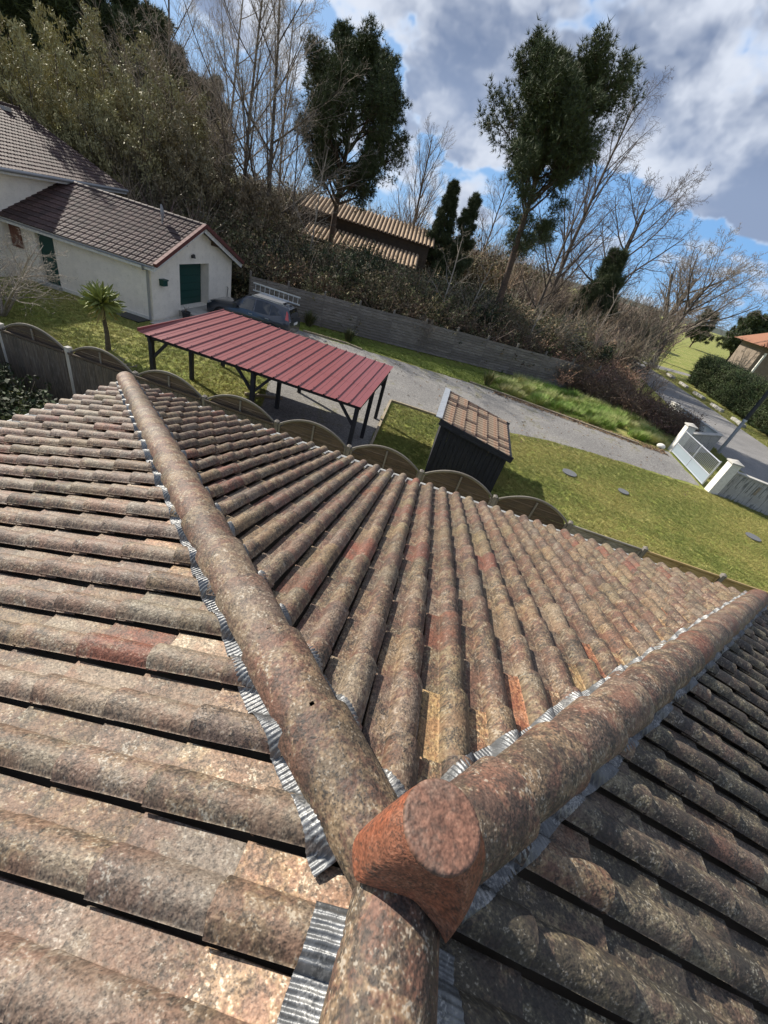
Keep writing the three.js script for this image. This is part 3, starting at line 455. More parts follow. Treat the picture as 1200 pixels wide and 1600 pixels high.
// ---------------------------------------------------------------- neighbour's house: main block and garage wing
{
  const h = thing('neighbour_house', 'cream rendered house with brown tiled roofs and a green garage door', 'house', [0, 0, 0]);
  const wx0 = -20.7, wx1 = -13.9, wz0 = -23.8, wz1 = -17.2, eY = -2.62, rY = -1.18, zc = -20.5;
  // garage walls with a door recess in the gable and a dark door in the long side
  const gable = new THREE.Shape([[-wz1, G], [-wz0, G], [-wz0, eY], [-zc, rY], [-wz1, eY]].map(p => new THREE.Vector2(...p)));
  gable.holes.push(new THREE.Path([[19.15, G + 0.32], [21.55, G + 0.32], [21.55, -2.72], [19.15, -2.72]].map(p => new THREE.Vector2(...p))));
  const gg = new THREE.ExtrudeGeometry(gable, { depth: 0.5, bevelEnabled: false }); gg.rotateY(Math.PI / 2); gg.translate(wx1 - 0.5, 0, 0);
  const side = new THREE.Shape([[-20.7, G], [wx1 - 0.5, G], [wx1 - 0.5, eY], [-20.7, eY]].map(p => new THREE.Vector2(...p)));
  side.holes.push(new THREE.Path([[-19.42, G + 0.12], [-18.55, G + 0.12], [-18.55, eY - 0.16], [-19.42, eY - 0.16]].map(p => new THREE.Vector2(...p))));
  const sg = new THREE.ExtrudeGeometry(side, { depth: 0.25, bevelEnabled: false }); sg.translate(0, 0, wz1 - 0.25);
  const wallG = part('wall', mergeGeometries([gg, sg]), M.plaster, h);
  part('wall', box(wx1 - 0.5 - wx0, eY - G, 0.25, (wx0 + wx1 - 0.5) / 2, (eY + G) / 2, wz0 + 0.125), M.plaster, h);
  part('garage_ramp', box(1.5, 0.3, 2.6, wx1 + 0.3, G + 0.15, -20.3), M.concrete, h);
  const door = part('garage_door', box(0.05, 2.1, 2.44, wx1 - 0.49, -3.7, -20.35), M.green, h);
  for (let k = 0; k < 6; k++) part('panel', box(0.02, 0.32, 2.36, wx1 - 0.455, -4.56 + k * 0.345, -20.35), M.green, door);
  part('side_door', box(0.87, 2.1, 0.05, -18.985, -3.83, wz1 - 0.18), M.green, h);
  part('door_sill', box(1.05, 0.12, 0.34, -18.985, G + 0.06, wz1 + 0.05), M.concrete, h);
  part('plinth', box(6.5, 0.14, 0.05, -17.2, G + 0.07, wz1 + 0.02), M.wallWhite, h);
  // garage roof
  const sl = (rY - eY) / (zc - wz1) * -1, dz = 3.3 + 0.35, dy = dz * sl, down = V(0, -sl, 1).normalize(), downB = V(0, -sl, -1).normalize(), exp = 0.335, len = Math.hypot(dz, dy), rows = Math.round(len / exp), top = rY + 0.14;
  const deck = new GB(); for (const s of [1, -1]) { const b = deck.p.length / 3; deck.v(wx0, top - 0.03, zc); deck.v(wx1 + 0.42, top - 0.03, zc); deck.v(wx1 + 0.42, top - 0.03 - dy, zc + s * dz); deck.v(wx0, top - 0.03 - dy, zc + s * dz); s > 0 ? deck.quad(b, b + 3, b + 2, b + 1) : deck.quad(b, b + 1, b + 2, b + 3); }
  part('roof_deck', deck.geo(), M.white, h);
  slope(h, V(wx0, top, zc), V(1, 0, 0), down, 24, rows, 0.3, len / rows, M.redTileNb, null, 300);
  slope(h, V(wx0, top, zc), V(1, 0, 0), downB, 24, rows, 0.3, len / rows, M.redTileNb, null, 0);
  const cy = new THREE.CylinderGeometry(0.085, 0.1, 0.36, 10, 1, false, -Math.PI / 2, Math.PI).rotateZ(Math.PI / 2).rotateX(0); const ridgeGeo = new THREE.CylinderGeometry(0.1, 0.115, 0.38, 10).rotateZ(Math.PI / 2); ridgeGeo.setAttribute('color', new THREE.Float32BufferAttribute(new Float32Array(ridgeGeo.attributes.position.count * 3).fill(0.85), 3));
  for (let k = 0; k < 22; k++) { const r = part('ridge_tile', ridgeGeo, M.redTileNb, h); r.position.set(wx0 + 0.2 + k * 0.33, top + 0.0, zc); }
  // verge tiles on the gable and white barge boards
  const vg = box(0.2, 0.2, 0.36, 0, 0, 0); vg.setAttribute('color', new THREE.Float32BufferAttribute(new Float32Array(72).fill(0.95), 3));
  const redV = std({ color: lin(0.11, 0.032, 0.028), roughness: 0.7 });
  for (const s of [1, -1]) for (let k = 0; k < rows; k++) { const v = part('verge_tile', box(0.16, 0.15, len / rows - 0.012, 0, 0, 0), redV, h); v.position.set(wx1 + 0.42 + 0.06, top + 0.03 - (k + 0.5) * dy / rows, zc + s * (k + 0.5) * dz / rows); v.rotation.x = s * Math.atan(sl); }
  for (const s of [1, -1]) { const v = part('barge_board', box(0.03, 0.2, len, 0, 0, 0), M.white, h); v.position.set(wx1 + 0.40, top - 0.14 - dy / 2, zc + s * dz / 2); v.rotation.x = s * Math.atan(sl); }
  for (const z of [-21.8, -20.5, -19.2]) part('purlin', box(0.5, 0.2, 0.14, wx1 + 0.12, top - 0.2 - Math.abs(z - zc) * sl, z), M.woodBrown, h);
  // gutter, downpipe
  part('fascia', box(wx1 - wx0 + 0.4, 0.18, 0.03, (wx0 + wx1 + 0.4) / 2, top - dy - 0.13, zc + dz - 0.02), M.white, h);
  part('gutter', new THREE.CylinderGeometry(0.07, 0.07, wx1 - wx0 + 0.5, 12, 1, true, Math.PI / 2, Math.PI).rotateZ(Math.PI / 2).translate((wx0 + wx1 + 0.4) / 2, top - dy - 0.04, zc + dz + 0.06), M.greyMetal, h);
  const dp = new GB(); dp.tube([V(wx1 - 0.06, top - dy - 0.1, zc + dz + 0.06), V(wx1 - 0.08, top - dy - 0.24, zc + dz + 0.02), V(wx1 - 0.12, eY - 0.28, wz1 + 0.08), V(wx1 - 0.12, G + 0.05, wz1 + 0.08)], [0.045, 0.045, 0.045, 0.045], 10); part('downpipe', dp.geo(), M.greyMetal, h);
  // main block
  const my = -0.92, mr = 1.05, mx = -20.3, rx = -26.2, mz1 = -9, mz0 = -24.0, msl = (mr - my) / (mx - rx);
  part('wall', box(0.3, my + 0.1 - G, mz1 - (mz0 + 0.45), wx0 - 0.15, (my + 0.1 + G) / 2, (mz1 + mz0 + 0.45) / 2), M.plaster, h);
  part('wall', (() => { const s = new THREE.Shape([[wx0 - 0.3, G], [-31.5, G], [-31.5, my], [rx, mr - 0.2], [wx0 - 0.3, my]].map(p => new THREE.Vector2(...p))); const g = new THREE.ExtrudeGeometry(s, { depth: 0.3, bevelEnabled: false }); g.translate(0, 0, mz0 + 0.45); return g; })(), M.plaster, h);
  const ml = Math.hypot(mx - rx, mr - my), mrows = Math.round(ml / 0.33), md = V(1, -msl, 0).normalize();
  const dk = new GB(); for (const s of [1, -1]) { const b = dk.p.length / 3; dk.v(rx, mr - 0.04, mz0); dk.v(rx, mr - 0.04, mz1); dk.v(rx + s * (mx - rx), my - 0.04, mz1); dk.v(rx + s * (mx - rx), my - 0.04, mz0); dk.quad(b, b + 1, b + 2, b + 3); }
  part('roof_deck', dk.geo(), M.white, h);
  slope(h, V(rx, mr, mz0), V(0, 0, 1), md, 50, mrows, 0.3, ml / mrows, M.redTileNb, null, 0);
  slope(h, V(rx, mr, mz0), V(0, 0, 1), V(-1, -msl, 0).normalize(), 50, mrows, 0.3, ml / mrows, M.redTileNb, null, 0);
  for (let k = 0; k < 40; k++) { const r = part('ridge_tile', ridgeGeo, M.redTileNb, h); r.position.set(rx, mr + 0.02, mz0 + 0.2 + k * 0.36); r.rotation.y = Math.PI / 2; }
  part('fascia', box(0.03, 0.18, 15, mx - 0.03, my - 0.12, (mz0 + mz1) / 2), M.white, h);
  part('soffit', box(0.36, 0.02, 15, mx - 0.2, my - 0.2, (mz0 + mz1) / 2), M.white, h);
  part('gutter', new THREE.CylinderGeometry(0.07, 0.07, 15, 12, 1, true, 0, Math.PI * 2).rotateX(Math.PI / 2).translate(mx + 0.06, my - 0.05, (mz0 + mz1) / 2), M.greyMetal, h);
  part('vent_tile', box(0.3, 0.16, 0.3, rx + 0.7, mr - 0.1, -22.6), M.concrete, h);
  // wall fittings
  const mb = part('letterbox', mergeGeometries([box(0.2, 0.22, 0.3, wx1 + 0.1, -3.42, -17.85), box(0.24, 0.05, 0.34, wx1 + 0.12, -3.29, -17.85)]), M.green, h);
  const wl = part('wall_lamp', mergeGeometries([box(0.06, 0.12, 0.06, wx1 + 0.03, -2.4, -20.1), new THREE.CylinderGeometry(0.06, 0.09, 0.16, 8).translate(wx1 + 0.12, -2.36, -20.1)]), M.darkMetal, h);
  const tap = new GB(); tap.tube([V(wx1 + 0.03, -3.9, -23.3), V(wx1 + 0.1, -3.95, -23.3), V(wx1 + 0.08, -4.4, -23.25), V(wx1 + 0.12, -4.9, -23.1)], [0.02, 0.02, 0.018, 0.018], 6); part('hose_tap', tap.geo(), M.darkMetal, h);
  const sh2 = part('window_shutter', box(0.5, 0.9, 0.06, -20.35, -3.3, wz1 + 0.05), wood([0.17, 0.07, 0.045], [0.12, 0.05, 0.035], [0.22, 0.14, 0.1]), h);
}
{ const d = thing('satellite_dish', 'white satellite dish on a mast on the garage roof', 'dish', [-15.0, -1.55, -19.6]);
  const m = new GB(); m.tube([V(0, 0, 0), V(0, 0.75, 0)], [0.022, 0.022], 8); m.tube([V(0, 0.45, 0), V(0.25, 0.35, 0.22)], [0.012, 0.012], 6); part('mast', m.geo(), M.greyMetal, d);
  const c = new THREE.SphereGeometry(0.7, 24, 8, 0, Math.PI * 2, 0, 0.45).rotateX(-Math.PI / 2).translate(0, 0, 0.64); const dish = part('reflector', c, M.greyMetal, d); dish.position.set(0.03, 0.62, 0); dish.rotation.y = -1.15; dish.rotation.x = 0.2; }
tag(part('door_mat', box(1.2, 0.05, 0.7, -14.6, G + 0.03, -16.7), M.darkMetal), 'dark grate on the ground beside the garage downpipe', 'grate');
{ const p = thing('plant_pot', 'black plant pot beside the green garage door', 'pot', [-13.35, G + 0.05, -18.75]); part('pot', new THREE.LatheGeometry([[0.14, 0], [0.19, 0.32], [0.21, 0.32], [0.21, 0.36], [0.17, 0.36], [0.16, 0.3], [0.0, 0.3]].map(q => new THREE.Vector2(...q)), 18), M.darkMetal, p); const s = new GB(); for (let k = 0; k < 7; k++) { const a = k * 0.9; s.tube([V(0, 0.3, 0), V(0.06 * Math.cos(a), 0.5, 0.06 * Math.sin(a)), V(0.16 * Math.cos(a), 0.62 + 0.1 * Math.sin(k), 0.16 * Math.sin(a))], [0.008, 0.006, 0.003], 4); } part('stems', s.geo(), M.twig, p); }
// ---------------------------------------------------------------- carport
{
  const x0 = -9.25, x1 = -2.35, z0 = -15.05, z1 = -10.5, yN = -3.06, yF = -2.94, c = thing('carport', 'open carport with a ribbed red sheet roof on black posts', 'carport', [0, 0, 0]);
  const yAt = z => lerp(yN, yF, (z1 - z) / (z1 - z0)), n = 18, w = (x1 - x0) / n, zm = -12.2;
  const sheetGeo = (za, zb, lift) => { const g = new GB(), xs = [[0, 0.036], [0.022, 0.036], [0.045, 0], [0.16, 0], [0.165, 0.006], [0.18, 0.006], [0.185, 0], [w - 0.02, 0], [w + 0.002, 0.034]]; for (const z of [za, zb]) xs.forEach(([x, y]) => g.v(x, y + lift + yAt(z), z, x, z)); const m = xs.length; for (let j = 0; j < m - 1; j++) { const b = g.p.length / 3; for (const q of [j, j + 1, m + j + 1, m + j]) g.v(g.p[q * 3], g.p[q * 3 + 1], g.p[q * 3 + 2], g.u[q * 2], g.u[q * 2 + 1]); g.quad(b, b + 3, b + 2, b + 1); g.quad(b, b + 1, b + 2, b + 3); } g.i = g.i.filter((_, k) => true); return g.geo(); };
  const half = (za, zb, lift) => { const g = new GB(), xs = [[0, 0.036], [0.022, 0.036], [0.045, 0], [0.16, 0], [0.165, 0.006], [0.18, 0.006], [0.185, 0], [w - 0.02, 0], [w + 0.002, 0.034]]; for (let j = 0; j < xs.length - 1; j++) { const b = g.p.length / 3; for (const [q, z] of [[j, za], [j, zb], [j + 1, zb], [j + 1, za]]) g.v(xs[q][0], xs[q][1] + lift + yAt(z), z, xs[q][0], z); za > zb ? g.quad(b, b + 3, b + 2, b + 1) : g.quad(b, b + 1, b + 2, b + 3); } return g.geo(); };
  const gA = half(z1, zm, 0.0), gB = half(zm + 0.12, z0, 0.004);
  for (let k = 0; k < n; k++) { const a = part('roof_sheet', gA, M.redSheet, c), b = part('roof_sheet', gB, M.redSheet, c); a.position.x = b.position.x = x0 + k * w; for (const z of [z1 - 0.2, zm, z0 + 0.25]) { const s = part('screw', new THREE.CylinderGeometry(0.012, 0.016, 0.014, 6), M.darkMetal, a); s.position.set(0.011, yAt(z) + 0.043, z); } }
  part('edge_trim', box(0.03, 0.1, z1 - z0, x0 - 0.01, (yN + yF) / 2 + 0.0, (z0 + z1) / 2).translate(0, 0, 0), M.redSheet, c);
  const xs = [-9.05, -5.75, -2.5], zs = [-10.75, -12.7, -14.75];
  for (const z of zs) part('beam', box(x1 - x0 - 0.1, 0.16, 0.09, (x0 + x1) / 2, yAt(z) - 0.09, z), M.woodBlack, c);
  for (const x of xs) part('cross_beam', box(0.09, 0.14, z1 - z0 - 0.3, x, (yN + yF) / 2 - 0.24, (z0 + z1) / 2), M.woodBlack, c);
  for (const x of xs) for (const z of zs) {
    const p = part('post', box(0.12, yAt(z) - 0.17 - G, 0.12, x, (yAt(z) - 0.17 + G) / 2, z), M.woodBlack, c);
    if (z !== zs[1]) for (const s of [-1, 1]) { if ((x === xs[0] && s < 0) || (x === xs[2] && s > 0)) continue; const b = part('brace', box(0.75, 0.08, 0.06), M.woodBlack, p); b.position.set(x + s * 0.3, yAt(z) - 0.42, z); b.rotation.z = s * 0.85; }
  }
}
// ---------------------------------------------------------------- black shed with its own tiled lean-to roof
{
  const x0 = 0.0, x1 = 2.28, z0 = -14.6, z1 = -11.75, s = thing('garden_shed', 'black timber shed with a lean-to roof of pale clay tiles', 'shed', [0, 0, 0]);
  const yL = -3.12, yR = -3.52, yAt = x => lerp(yL, yR, (x - x0) / (x1 - x0)), nb = 15, bw = (x1 - x0) / nb;
  for (const z of [z1, z0]) for (let k = 0; k < nb; k++) { const x = x0 + (k + 0.5) * bw, t = yAt(x) - 0.1; part('board', box(bw - 0.012, t - G - 0.05, 0.022, x, (t + G + 0.05) / 2, z + rr(-0.004, 0.004)), M.woodBlack, s); }
  for (const x of [x0, x1]) { const n2 = 17, w2 = (z1 - z0) / n2; for (let k = 0; k < n2; k++) { const t = yAt(x) - 0.1; part('board', box(0.022, t - G - 0.05, w2 - 0.012, x, (t + G + 0.05) / 2, z0 + (k + 0.5) * w2), M.woodBlack, s); } }
  part('floor', box(x1 - x0, 0.05, z1 - z0, (x0 + x1) / 2, G + 0.03, (z0 + z1) / 2), M.woodBlack, s);
  const sl = Math.atan((yL - yR) / (x1 - x0)), L = 2.56, mid = [(x0 + x1) / 2 + 0.02, (yL + yR) / 2];
  for (const z of [z1 + 0.13, z0 - 0.13]) { const f = part('fascia', box(L, 0.2, 0.03), M.woodBlack, s); f.position.set(mid[0], mid[1] - 0.02, z); f.rotation.z = -sl; }
  const dk = part('roof_deck', box(L - 0.04, 0.02, 3.04), M.woodBlack, s); dk.position.set(mid[0], mid[1] + 0.02, (z0 + z1) / 2); dk.rotation.z = -sl;
  // tiles: barrels run down the slope, six courses
  const tg = tileGeometry(2, 5); const I = tg.index; { const c = new Float32Array(tg.attributes.position.count * 3).fill(1.0); tg.setAttribute('color', new THREE.BufferAttribute(c, 3)); }
  const A = V(0, 0, 1), D = V(Math.cos(sl), -Math.sin(sl), 0), Nn2 = V(Math.sin(sl), Math.cos(sl), 0), courses = 6, exp = 0.405, cols = 15, m4 = new THREE.Matrix4();
  const flip = tg.clone(); { const J = flip.index; for (let t = 0; t < J.count; t += 3) { const q = J.getX(t + 1); J.setX(t + 1, J.getX(t + 2)); J.setX(t + 2, q); } }
  for (let r = 0; r < courses; r++) for (let c = 0; c < cols; c++) { m4.makeBasis(A, Nn2, D).setPosition(V(x0 - 0.16, yL + 0.065, z0 - 0.16).addScaledVector(D, r * exp).addScaledVector(A, c * 0.2105).addScaledVector(Nn2, -0.01 + r * 0.0)); part('roof_tile', (m4.determinant() < 0 ? flip : tg).clone().applyMatrix4(m4), rnd() < 0.22 ? M.clayRed : M.clayShed, s); }
  const fl = part('ridge_flashing', box(0.2, 0.03, 3.2, x0 - 0.16, yL + 0.13, (z0 + z1) / 2), M.zinc, s);
}
// ---------------------------------------------------------------- car
{
  const car = thing('parked_car', 'dark blue grey estate car with red tail lamps parked beside the garage', 'car', [-11.05, G + 0.01, -21.15], 0.06);
  // body stations along x (front is -x): [x, bottom, belt half width, belt height, top half width, top height]
  const st = [[-2.28, 0.38, 0.62, 0.62, 0.5, 0.70], [-2.2, 0.26, 0.76, 0.70, 0.6, 0.82], [-1.9, 0.22, 0.86, 0.78, 0.68, 0.95], [-1.4, 0.2, 0.905, 0.86, 0.70, 1.04], [-0.95, 0.2, 0.91, 0.93, 0.68, 1.10], [-0.7, 0.2, 0.91, 0.95, 0.66, 1.26], [-0.25, 0.2, 0.91, 0.97, 0.625, 1.56], [0.1, 0.2, 0.91, 0.98, 0.615, 1.645], [0.7, 0.2, 0.91, 0.99, 0.61, 1.675], [1.3, 0.2, 0.91, 1.01, 0.60, 1.65], [1.75, 0.22, 0.90, 1.04, 0.585, 1.60], [1.98, 0.24, 0.89, 1.06, 0.565, 1.53], [2.14, 0.28, 0.86, 1.05, 0.585, 1.28], [2.24, 0.36, 0.80, 0.98, 0.6, 1.04]];
  const ring = q => { const [x, b, w, h, tw, th] = q; const half = [[w * 0.86, b], [w * 0.97, b + 0.14], [w, (b + h) / 2], [w * 0.985, h], [tw, th - 0.05], [tw * 0.86, th], [tw * 0.4, th + 0.012]]; return [...half, ...half.slice().reverse().map(([z, y]) => [-z, y])].map(([z, y]) => V(x, y, z)); };
  const g = new GB(), n = 14; st.forEach(q => ring(q).forEach((p, j) => g.v(p.x, p.y, p.z, p.x, p.y)));
  for (let k = 0; k < st.length - 1; k++) for (let j = 0; j < n; j++) { const a = k * n + j, b = k * n + (j + 1) % n; g.quad(a, b, b + n, a + n); }
  for (const k of [0, st.length - 1]) { const b = k * n; for (let j = 1; j < n - 1; j++) k ? g.tri(b, b + j, b + j + 1) : g.tri(b, b + j + 1, b + j); }
  const paint = phys({ color: lin(0.045, 0.052, 0.068), metalness: 0.55, roughness: 0.38, clearcoat: 1, clearcoatRoughness: 0.06 }), glass = phys({ color: lin(0.012, 0.015, 0.018), roughness: 0.05, clearcoat: 1 }), tyre = std({ color: lin(0.015, 0.015, 0.015), roughness: 0.9 });
  part('body', g.geo(), paint, car);
  // points on the side of the body between belt and roof edge
  const on = (x, t, s, o = 0.012) => { let k = 0; while (k < st.length - 2 && st[k + 1][0] < x) k++; const u = clamp((x - st[k][0]) / (st[k + 1][0] - st[k][0])), q = st[k].map((v, i) => lerp(v, st[k + 1][i], u)); return V(x, lerp(q[3], q[5] - 0.05, t), s * (lerp(q[2] * 0.985, q[4], t) + o)); };
  const pane = (s, outline) => { const b = new GB(); const c = outline.reduce((a, [x, t]) => [a[0] + x / outline.length, a[1] + t / outline.length], [0, 0]); const m = on(c[0], c[1], s); b.v(m.x, m.y, m.z); const pts = []; outline.forEach(([x, t], i) => { const [x2, t2] = outline[(i + 1) % outline.length]; for (let k = 0; k < 4; k++) pts.push(on(lerp(x, x2, k / 4), lerp(t, t2, k / 4), s)); }); pts.forEach(p => b.v(p.x, p.y, p.z)); for (let i = 0; i < pts.length; i++) { const a = 1 + i, e = 1 + (i + 1) % pts.length; s > 0 ? b.tri(0, a, e) : b.tri(0, e, a); } return b.geo(); };
  for (const s of [1, -1]) {
    part('window', pane(s, [[-0.62, 0.08], [0.28, 0.08], [0.28, 0.92], [-0.12, 0.9], [-0.45, 0.55]]), glass, car);
    part('window', pane(s, [[0.36, 0.08], [1.1, 0.1], [1.1, 0.92], [0.36, 0.92]]), glass, car);
    part('window', pane(s, [[1.16, 0.1], [1.72, 0.34], [1.5, 0.8], [1.16, 0.92]]), glass, car);
    const tl = new GB(); for (const [x, t, o] of [[1.93, 0.9, 0.02], [2.02, 0.86, 0.02], [2.16, 0.1, 0.03], [1.98, 0.05, 0.02]]) { const p = on(x, t, s, o); tl.v(p.x, p.y, p.z); } s > 0 ? tl.quad(0, 3, 2, 1) : tl.quad(0, 1, 2, 3);
    part('tail_lamp', tl.geo(), phys({ color: lin(0.45, 0.012, 0.02), roughness: 0.15, clearcoat: 1 }), car);
    part('reversing_lamp', box(0.06, 0.16, 0.1, 2.19, 0.93, s * 0.74), M.white, car);
    part('headlamp', box(0.24, 0.14, 0.24, -2.05, 0.76, s * 0.62).rotateY(0), M.zinc, car);
    part('mirror', box(0.12, 0.14, 0.2, -0.6, 1.08, s * 1.02), paint, car);
    for (const x of [0.18, 1.05]) part('door_handle', box(0.2, 0.03, 0.03, x, 0.88, s * 0.915), M.zinc, car);
    part('roof_rail', box(1.7, 0.03, 0.03, 0.9, 1.67, s * 0.56), M.zinc, car);
    for (const x of [-1.38, 1.32]) { const w = part('wheel', new THREE.TorusGeometry(0.25, 0.1, 10, 24), tyre, car); w.position.set(x, 0.345, s * 0.83); part('rim', new THREE.CylinderGeometry(0.2, 0.2, 0.12, 18).rotateX(Math.PI / 2), M.zinc, w); part('wheel_arch', new THREE.TorusGeometry(0.37, 0.035, 6, 20, Math.PI), tyre, car).position.set(x, 0.36, s * 0.9); }
  }
  const rw = new GB(); for (const [x, y, z] of [[2.02, 1.5, 0.5], [2.02, 1.5, -0.5], [2.2, 1.12, -0.62], [2.2, 1.12, 0.62]]) rw.v(x + 0.012, y, z); rw.quad(0, 3, 2, 1); part('rear_window', rw.geo(), glass, car);
  const ws = new GB(); for (const [x, y, z] of [[-0.3, 1.55, 0.56], [-0.3, 1.55, -0.56], [-0.93, 1.14, -0.66], [-0.93, 1.14, 0.66]]) ws.v(x - 0.012, y + 0.015, z); ws.quad(0, 1, 2, 3); part('windscreen', ws.geo(), glass, car);
  part('number_plate', box(0.02, 0.12, 0.5, 2.26, 0.86, 0), M.white, car);
  part('silver_roof', box(1.5, 0.012, 0.9, 0.85, 1.688, 0), std({ color: lin(0.3, 0.31, 0.33), roughness: 0.35, metalness: 0.6 }), car);
}
{ const l = thing('ladder', 'aluminium ladder lying on its edge on the roof of the parked car', 'ladder', [-10.1, -3.28, -21.55], 0.0); const w = 0.36, L = 2.6; for (const y of [0.02, w]) part('rail', box(L, 0.06, 0.028, 0, y + 0.0, 0), M.zinc, l); for (let k = 0; k < 10; k++) part('rung', new THREE.CylinderGeometry(0.015, 0.015, w, 8).translate(-L / 2 + 0.13 + k * 0.26, w / 2 + 0.01, 0), M.zinc, l); }
// ---------------------------------------------------------------- gate, pillars, walls, pole
{
  const gx = 13.05, za = -19.85, zb = -23.85, g = thing('driveway_gate', 'galvanised sliding gate with upright bars over a solid lower panel', 'gate', [gx, G + 0.06, (za + zb) / 2]); const L = za - zb;
  const pipe = (a, b, r, name) => { const q = new GB(); q.tube([a, b], [r, r], 8, true); return part(name, q.geo(), M.zinc, g); };
  for (const y of [0.06, 0.56, 1.28]) pipe(V(0, y, -L / 2), V(0, y, L / 2), 0.03, 'rail');
  for (const z of [-L / 2, 0, L / 2]) pipe(V(0, 0.04, z), V(0, 1.34, z), 0.034, 'stile');
  for (let k = 1; k < 32; k++) { if (k === 16) continue; const z = -L / 2 + k * L / 32; pipe(V(0, 0.56, z), V(0, 1.28, z), 0.011, 'bar'); }
  for (const s of [-1, 1]) part('lower_panel', box(0.02, 0.46, L / 2 - 0.07, 0, 0.31, s * L / 4), std({ color: lin(0.42, 0.50, 0.56), roughness: 0.35, metalness: 0.5 }), g);
  const pil = (x, z, label) => { const p = thing('gate_pillar', label, 'pillar', [x, G, z]); part('shaft', box(0.42, 1.6, 0.42, 0, 0.8, 0), M.wallWhite, p); const c = new GB(); c.v(-0.28, 1.6, -0.28); c.v(0.28, 1.6, -0.28); c.v(0.28, 1.6, 0.28); c.v(-0.28, 1.6, 0.28); part('cap', mergeGeometries([box(0.54, 0.06, 0.54, 0, 1.63, 0), new THREE.ConeGeometry(0.38, 0.12, 4, 1).rotateY(Math.PI / 4).translate(0, 1.72, 0)]), M.concrete, p); };
  pil(13.35, -19.45, 'white gate pillar beside the stained roadside wall'); pil(13.3, -24.25, 'white gate pillar at the bramble end of the gate');
  const wallRun = (a, b, h, mat, label) => { const L2 = Math.hypot(b[0] - a[0], b[1] - a[1]), w = thing('garden_wall', label, 'wall', [a[0], G, a[1]], Math.atan2(-(b[1] - a[1]), b[0] - a[0])); part('masonry', box(L2, h, 0.2, L2 / 2, h / 2, 0), mat, w); part('coping', box(L2 + 0.04, 0.05, 0.3, L2 / 2, h + 0.025, 0), M.concrete, w); return w; };
  const w1 = wallRun([13.55, -19.45], [22, -17.2], 1.25, M.wall, 'low rendered wall with dark drip stains and a green letterbox');
  part('letterbox', box(0.55, 0.34, 0.1, 2.5, 0.86, 0.16), std({ color: lin(0.01, 0.11, 0.06), roughness: 0.4 }), w1); part('house_number_plate', box(0.1, 0.4, 0.03, 1.25, 0.85, 0.12), M.timber, w1);
  wallRun([13.5, -24.3], [16.35, -26.5], 1.22, M.wall, 'grey wing wall running from the gate pillar to the road');
  wallRun([16.35, -26.65], [15.7, -32.5], 1.22, M.wallWhite, 'white wall along the road beside the brambles');
  const pole = thing('utility_pole', 'tall grey pole with a black sleeve beside the road', 'pole', [17.36, G, -27.18]);
  const q = new GB(); q.tube([V(0, 0, 0), V(0, 9, 0)], [0.105, 0.075], 14, true); part('shaft', q.geo(), M.greyMetal, pole);
  const q2 = new GB(); q2.tube([V(0, 2.3, 0), V(0, 8.9, 0)], [0.115, 0.095], 14, true); part('sleeve', q2.geo(), M.darkMetal, pole); part('band', new THREE.CylinderGeometry(0.125, 0.125, 0.12, 14).translate(0, 2.3, 0), M.zinc, pole);
  tag(part('concrete_post', box(0.22, 1.3, 0.2, 9.9, G + 0.65, -31.4), M.concrete), 'short concrete post standing at the end of the board fence', 'post');
  const st = part('guide_stone', new THREE.DodecahedronGeometry(0.2, 1).scale(1.2, 0.8, 1), M.wallWhite); st.position.set(12.5, G + 0.12, -24.1); tag(st, 'white rounded stone at the foot of the gate', 'stone');
}
// timber edging round the lawns and manhole covers
{
  const edge = (pts, label) => { const e = thing('lawn_edging', label, 'edging'); for (let i = 0; i + 1 < pts.length; i++) { const [a, b] = [pts[i], pts[i + 1]], L = Math.hypot(b[0] - a[0], b[1] - a[1]); const m = part('timber', box(L, 0.1, 0.09), M.timber, e); m.position.set((a[0] + b[0]) / 2, G + 0.05, (a[1] + b[1]) / 2); m.rotation.y = Math.atan2(-(b[1] - a[1]), b[0] - a[0]); } };
  edge([[-2.05, -12.2], [-2.22, -14.6], [-2.38, -17.1]], 'pale timber edging between the carport gravel and the lawn');
  edge([[-2.38, -17.16], [-1.2, -17.2], [0.05, -17.22], [1.3, -17.6]], 'pale timber edging between the lawn and the driveway by the shed');
  edge([[-9.2, -23.6], [-6.6, -24.0], [-5.6, -23.75]], 'pale timber edging along the verge behind the car');
  edge([[1, -24.5], [3.5, -24.3], [6, -24.0], [8.5, -23.7], [11, -23.4]], 'thin edging between the driveway and the rough grass bank');
  edge([[-7.1, -12.9], [-5.95, -13.6]], 'short timber edging lying under the carport');
  for (const [x, z, r, l] of [[5.7, -15.8, 0.3, 'larger round grey manhole cover set in the lawn near the shed'], [7.98, -15.75, 0.22, 'small round grey manhole cover set in the middle of the lawn'], [13.3, -15.6, 0.28, 'grey manhole cover in the lawn below the stained wall']]) { const m = part('manhole_cover', new THREE.CylinderGeometry(r, r, 0.03, 28).translate(0, G + 0.06, 0), M.cover); m.position.set(x, 0, z); tag(m, l, 'cover'); }
  const st = new GB(); rnd = rand32(31); for (let k = 0; k < 14; k++) { const x = -11.6 + rr(-0.9, 0.9), z = -12.3 + rr(-0.6, 0.6), a = rr(0, 6.28), l = rr(0.2, 0.5); st.tube([V(x, G + 0.03, z), V(x + Math.cos(a) * l, G + 0.05, z + Math.sin(a) * l)], [0.012, 0.008], 4); }
  tag(part('fallen_twigs', st.geo(), M.barkPale), 'pale cut twigs scattered on the grass beside the carport', 'twigs', null, 'stuff');
}
